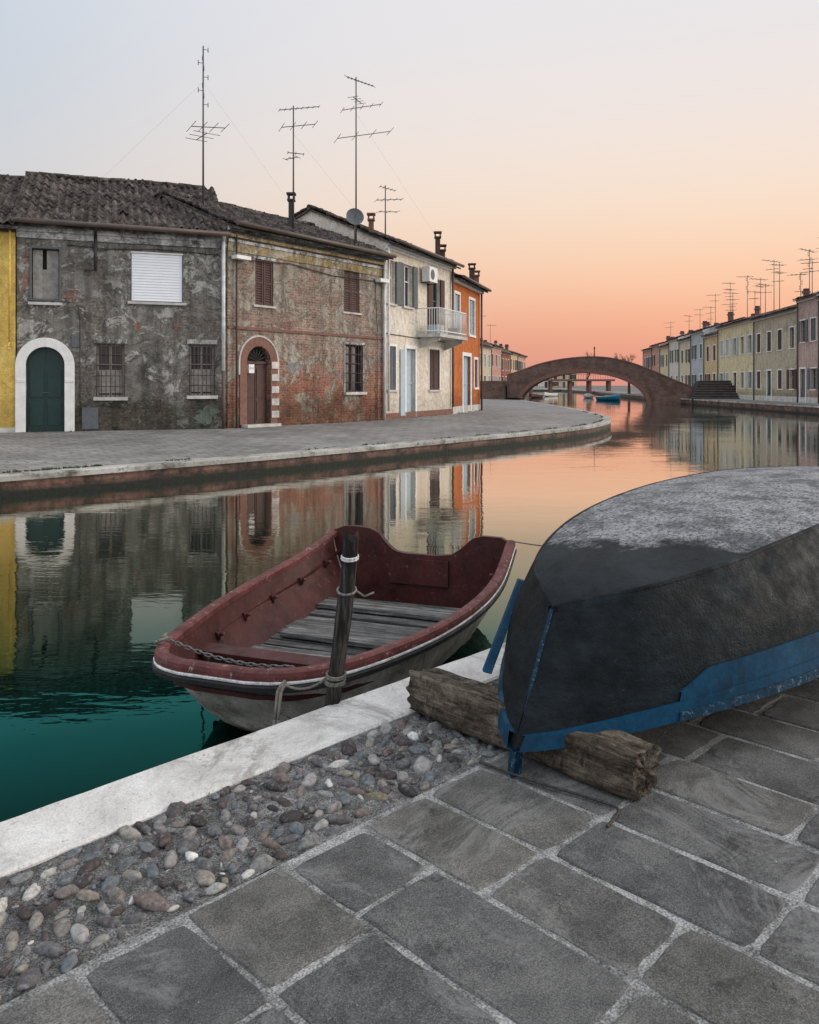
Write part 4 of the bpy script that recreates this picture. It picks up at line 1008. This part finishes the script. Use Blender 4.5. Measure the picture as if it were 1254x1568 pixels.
CH=[(.24,.0,.535),(.33,.12,.575),(.50,.27,.615),(.8,.40,.665),(1.15,.485,.715),(1.6,.545,.755),(2.2,.59,.78),(3,.59,.785),(3.8,.52,.76),(4.2,.46,.72)]
NN=7
gw=catmull(GW,NN); ch=catmull(CH,NN)
gw=[Vector((p.x,max(p.y,0),p.z)) for p in gw]; ch=[Vector((p.x,max(p.y,0),p.z)) for p in ch]
def side(sg):
    rows=[]
    for a0,b in zip(gw,ch):
        a=a0.copy()
        if sg>0 and a.x>.55: a.z=lerp(a.z,.03,min(1,(a.x-.55)/.5))   # unseen far side bent down to the ground to block light under the hull
        r=[]
        for k in range(9):
            f=k/8; p=a.lerp(b,f); bul=.035*math.sin(f*math.pi)*min(1,a.x/.4+.1); r.append((p.x-bul*.3,sg*(p.y+bul),p.z))
        rows.append(r)
    return rows
for sg,nm in ((-1,'side_near'),(1,'side_far')):
    mb=MB(); mb.grid(side(sg),m_hullb); mb.build(nm,g)
    mb=MB(); cp=[(p.x,sg*(p.y-.008),p.z-.008+.002*mnoise.noise(Vector((p.x*7,0,0)))) for p in ch]; rr=[]
    for i,p in enumerate(cp):
        rr.append([(p[0],p[1]+.013*math.cos(a),p[2]+.013*math.sin(a)) for a in [k*math.pi/4 for k in range(8)]])
    mb.grid(rr,m_hullb,closed=True); mb.build('chine_edge',g)
    mb=MB(); rws=side(sg)
    def strake(i0,i1,h,out,mat):
        rows=[]
        for i in range(i0,i1):
            r=rws[i]; a=Vector(r[0]);b=Vector(r[8]); d=(b-a).normalized(); n=Vector((0,sg,0)) if i>3 else Vector((-.5,sg,0)).normalized()
            n=(n-d*n.dot(d)).normalized(); hh=h(i)
            p0=a-d*.01; p1=a+d*hh; bul=.035*math.sin(min(1,hh/(b-a).length)*math.pi)
            rows.append([tuple(p0+n*(-.02)),tuple(p0+n*out),tuple(p1+n*(out+bul)),tuple(p1+n*(bul-.01))])
        mb.grid(rows,mat,sm=False,closed=True)
    strake(1,len(gw),lambda i:.045+.015*min(1,i/20),.016,m_blue)
    if sg<0:
        strake(16,len(gw),lambda i:lerp(.09,.15,min(1,(i-16)/2)),.012,m_blue)
        strake(16,len(gw),lambda i:.022,.024,m_blueworn)
    mb.build('blue_sheer_strake',g)
mb=MB(); rows=[]
for p in ch:
    r=[]
    for k in range(17):
        f=k/8-1; r.append((p.x-.01*(1-abs(f)),f*p.y,p.z+.030*(1-f*f)*min(1,p.y/.3)))
    rows.append(r)
mb.grid(rows,m_hbot); mb.build('bottom',g)
mb=MB(); rws=side(1)[-1]; rwn=side(-1)[-1]; mb.face(list(rws)+list(rwn)[::-1],m_hullb); mb.build('transom',g)
a=Vector(GW[0]); mb=MB()
stp=[(a.x-.004+.24*f-.012*math.sin(f*math.pi),0,lerp(.02,.53,f)) for f in [i/16 for i in range(17)]]
rr=[[(p[0]+.007*math.cos(q),.008*math.sin(q),p[2]) for q in [k*math.pi/4 for k in range(8)]] for p in stp]
mb.grid(rr,m_blueworn,closed=True); mb.hexa([(-.02,-.012,-.01),(.03,-.012,-.0),(.03,.012,-.0),(-.02,.012,-.01),(-.005,-.014,.08),(.035,-.014,.08),(.035,.014,.08),(-.005,.014,.08)],m_blueworn); mb.build('stem',g)
mb=MB()
mb.hexa([(.14,.25,.26),(.165,.225,.25),(.185,.245,.25),(.16,.27,.26),(.59,.415,.51),(.61,.39,.50),(.63,.41,.50),(.61,.435,.51)],m_blue)
mb.build('loose_side_rail',g,bevel=.004)
mb=MB(); mb.box(1.5,1.75,-.68,.68,.30,.33,m_greydoor); mb.box(2.6,2.85,-.72,.72,.30,.33,m_greydoor); mb.build('thwarts',g)
mb=MB(); mb.box(3.3,3.5,-.9,.9,.0,.24,m_log,.5); o=mb.build('timber_bearer',g,bevel=.01)
mb=MB(); pts=catmull([(.25,2.93,NQ+.008),(.42,2.78,NQ+.012),(.60,2.66,NQ+.01),(.66,2.60,NQ+.008),(.60,2.50,NQ+.008)],6); mb.tube([tuple(p) for p in pts],.005,m_iron,6); mb.build('iron_strap')
random.seed(77); mb=MB()
for _ in range(160):
    x=U(.2,4.5); y=U(-2.5,1.85); r=U(.002,.006); z=NQ+.001
    pts=[(x+r*math.cos(a)*U(.6,1.3),y+r*math.sin(a)*U(.6,1.3),z) for a in (0,1.2,2.5,3.8,5.1)]
    tp_=(x,y,z+r*.8); vv=R()
    for p,q in zip(pts,pts[1:]+pts[:1]): mb.face([p,q,tp_],m_peb,vv)
near(mb,'pavement_grit')

# ============================================================ WORLD
w=bpy.data.worlds.new("World"); scene.world=w; w.use_nodes=True; nt=w.node_tree; n=nt.nodes; bg=n['Background']
tc=n.new('ShaderNodeTexCoord'); sp=n.new('ShaderNodeSeparateXYZ'); nt.links.new(tc.outputs['Generated'],sp.inputs[0])
cb=n.new('ShaderNodeCombineXYZ'); nt.links.new(sp.outputs[0],cb.inputs[0]); nt.links.new(sp.outputs[1],cb.inputs[1])
nm=n.new('ShaderNodeVectorMath'); nm.operation='NORMALIZE'; nt.links.new(cb.outputs[0],nm.inputs[0])
az=math.radians(24)
dt=n.new('ShaderNodeVectorMath'); dt.operation='DOT_PRODUCT'; nt.links.new(nm.outputs[0],dt.inputs[0]); dt.inputs[1].default_value=(math.sin(az),math.cos(az),0)
mr=n.new('ShaderNodeMapRange'); mr.interpolation_type='SMOOTHSTEP'; mr.inputs[1].default_value=.5; mr.inputs[2].default_value=1.0; nt.links.new(dt.outputs['Value'],mr.inputs[0])
def wr(stops):
    r=n.new('ShaderNodeValToRGB'); e=r.color_ramp.elements; r.color_ramp.interpolation='B_SPLINE'
    while len(e)<len(stops): e.new(.5)
    for i,(p,c) in enumerate(stops): e[i].position=p; e[i].color=(*c,1)
    nt.links.new(sp.outputs[2],r.inputs['Fac']); return r.outputs[0]
warm=wr([(0,(.70,.30,.25)),(.03,(.76,.33,.25)),(.07,(.87,.42,.28)),(.115,(.94,.57,.39)),(.165,(.95,.69,.51)),(.22,(.94,.77,.64)),(.29,(.90,.80,.75)),(.38,(.84,.81,.82)),(.6,(.80,.82,.88)),(1,(.93,.95,1.0))])
cool=wr([(0,(.66,.50,.47)),(.1,(.67,.64,.66)),(.25,(.60,.66,.72)),(.38,(.55,.64,.75)),(.6,(.70,.75,.85)),(1,(.93,.95,1.0))])
mx=n.new('ShaderNodeMix'); mx.data_type='RGBA'; nt.links.new(mr.outputs[0],mx.inputs[0]); nt.links.new(cool,mx.inputs[6]); nt.links.new(warm,mx.inputs[7])
mr2=n.new('ShaderNodeMapRange'); mr2.interpolation_type='SMOOTHSTEP'; mr2.inputs[1].default_value=.3; mr2.inputs[2].default_value=-.8; mr2.inputs[3].default_value=1; mr2.inputs[4].default_value=1.4; nt.links.new(dt.outputs['Value'],mr2.inputs[0])
sc=n.new('ShaderNodeVectorMath'); sc.operation='SCALE'; nt.links.new(mx.outputs[2],sc.inputs[0]); nt.links.new(mr2.outputs[0],sc.inputs['Scale'])
sky=n.new('ShaderNodeTexSky'); sky.sky_type='NISHITA'; sky.sun_disc=False; sky.sun_elevation=math.radians(2); sky.sun_rotation=az; sky.air_density=1; sky.dust_density=2
s2=n.new('ShaderNodeVectorMath'); s2.operation='SCALE'; s2.inputs['Scale'].default_value=.003; nt.links.new(sky.outputs[0],s2.inputs[0])
ad=n.new('ShaderNodeVectorMath'); ad.operation='ADD'; nt.links.new(sc.outputs[0],ad.inputs[0]); nt.links.new(s2.outputs[0],ad.inputs[1])
nt.links.new(ad.outputs[0],bg.inputs['Color']); bg.inputs['Strength'].default_value=.97
# soft warm fill lamp, added from the right to brighten the facades
sd=bpy.data.lights.new('facade_fill','SUN'); sd.energy=2.1; sd.angle=math.radians(45); sd.color=(1,.87,.74); so=bpy.data.objects.new('facade_fill',sd); scene.collection.objects.link(so)
el=math.radians(20); sa_=math.radians(86); dirv=Vector((math.sin(sa_)*math.cos(el),math.cos(sa_)*math.cos(el),math.sin(el))); so.rotation_euler=(-dirv).to_track_quat('-Z','Y').to_euler(); sd.specular_factor=0.2

# ============================================================ CAMERA
cd=bpy.data.cameras.new('camera'); co=bpy.data.objects.new('camera',cd); scene.collection.objects.link(co)
co.location=(0,0,CAMZ); co.rotation_euler=(math.radians(90),0,0)
cd.sensor_fit='HORIZONTAL'; cd.sensor_width=24; cd.lens=24.1; cd.shift_y=-194/1254; cd.clip_end=6000; cd.clip_start=.05
scene.camera=co
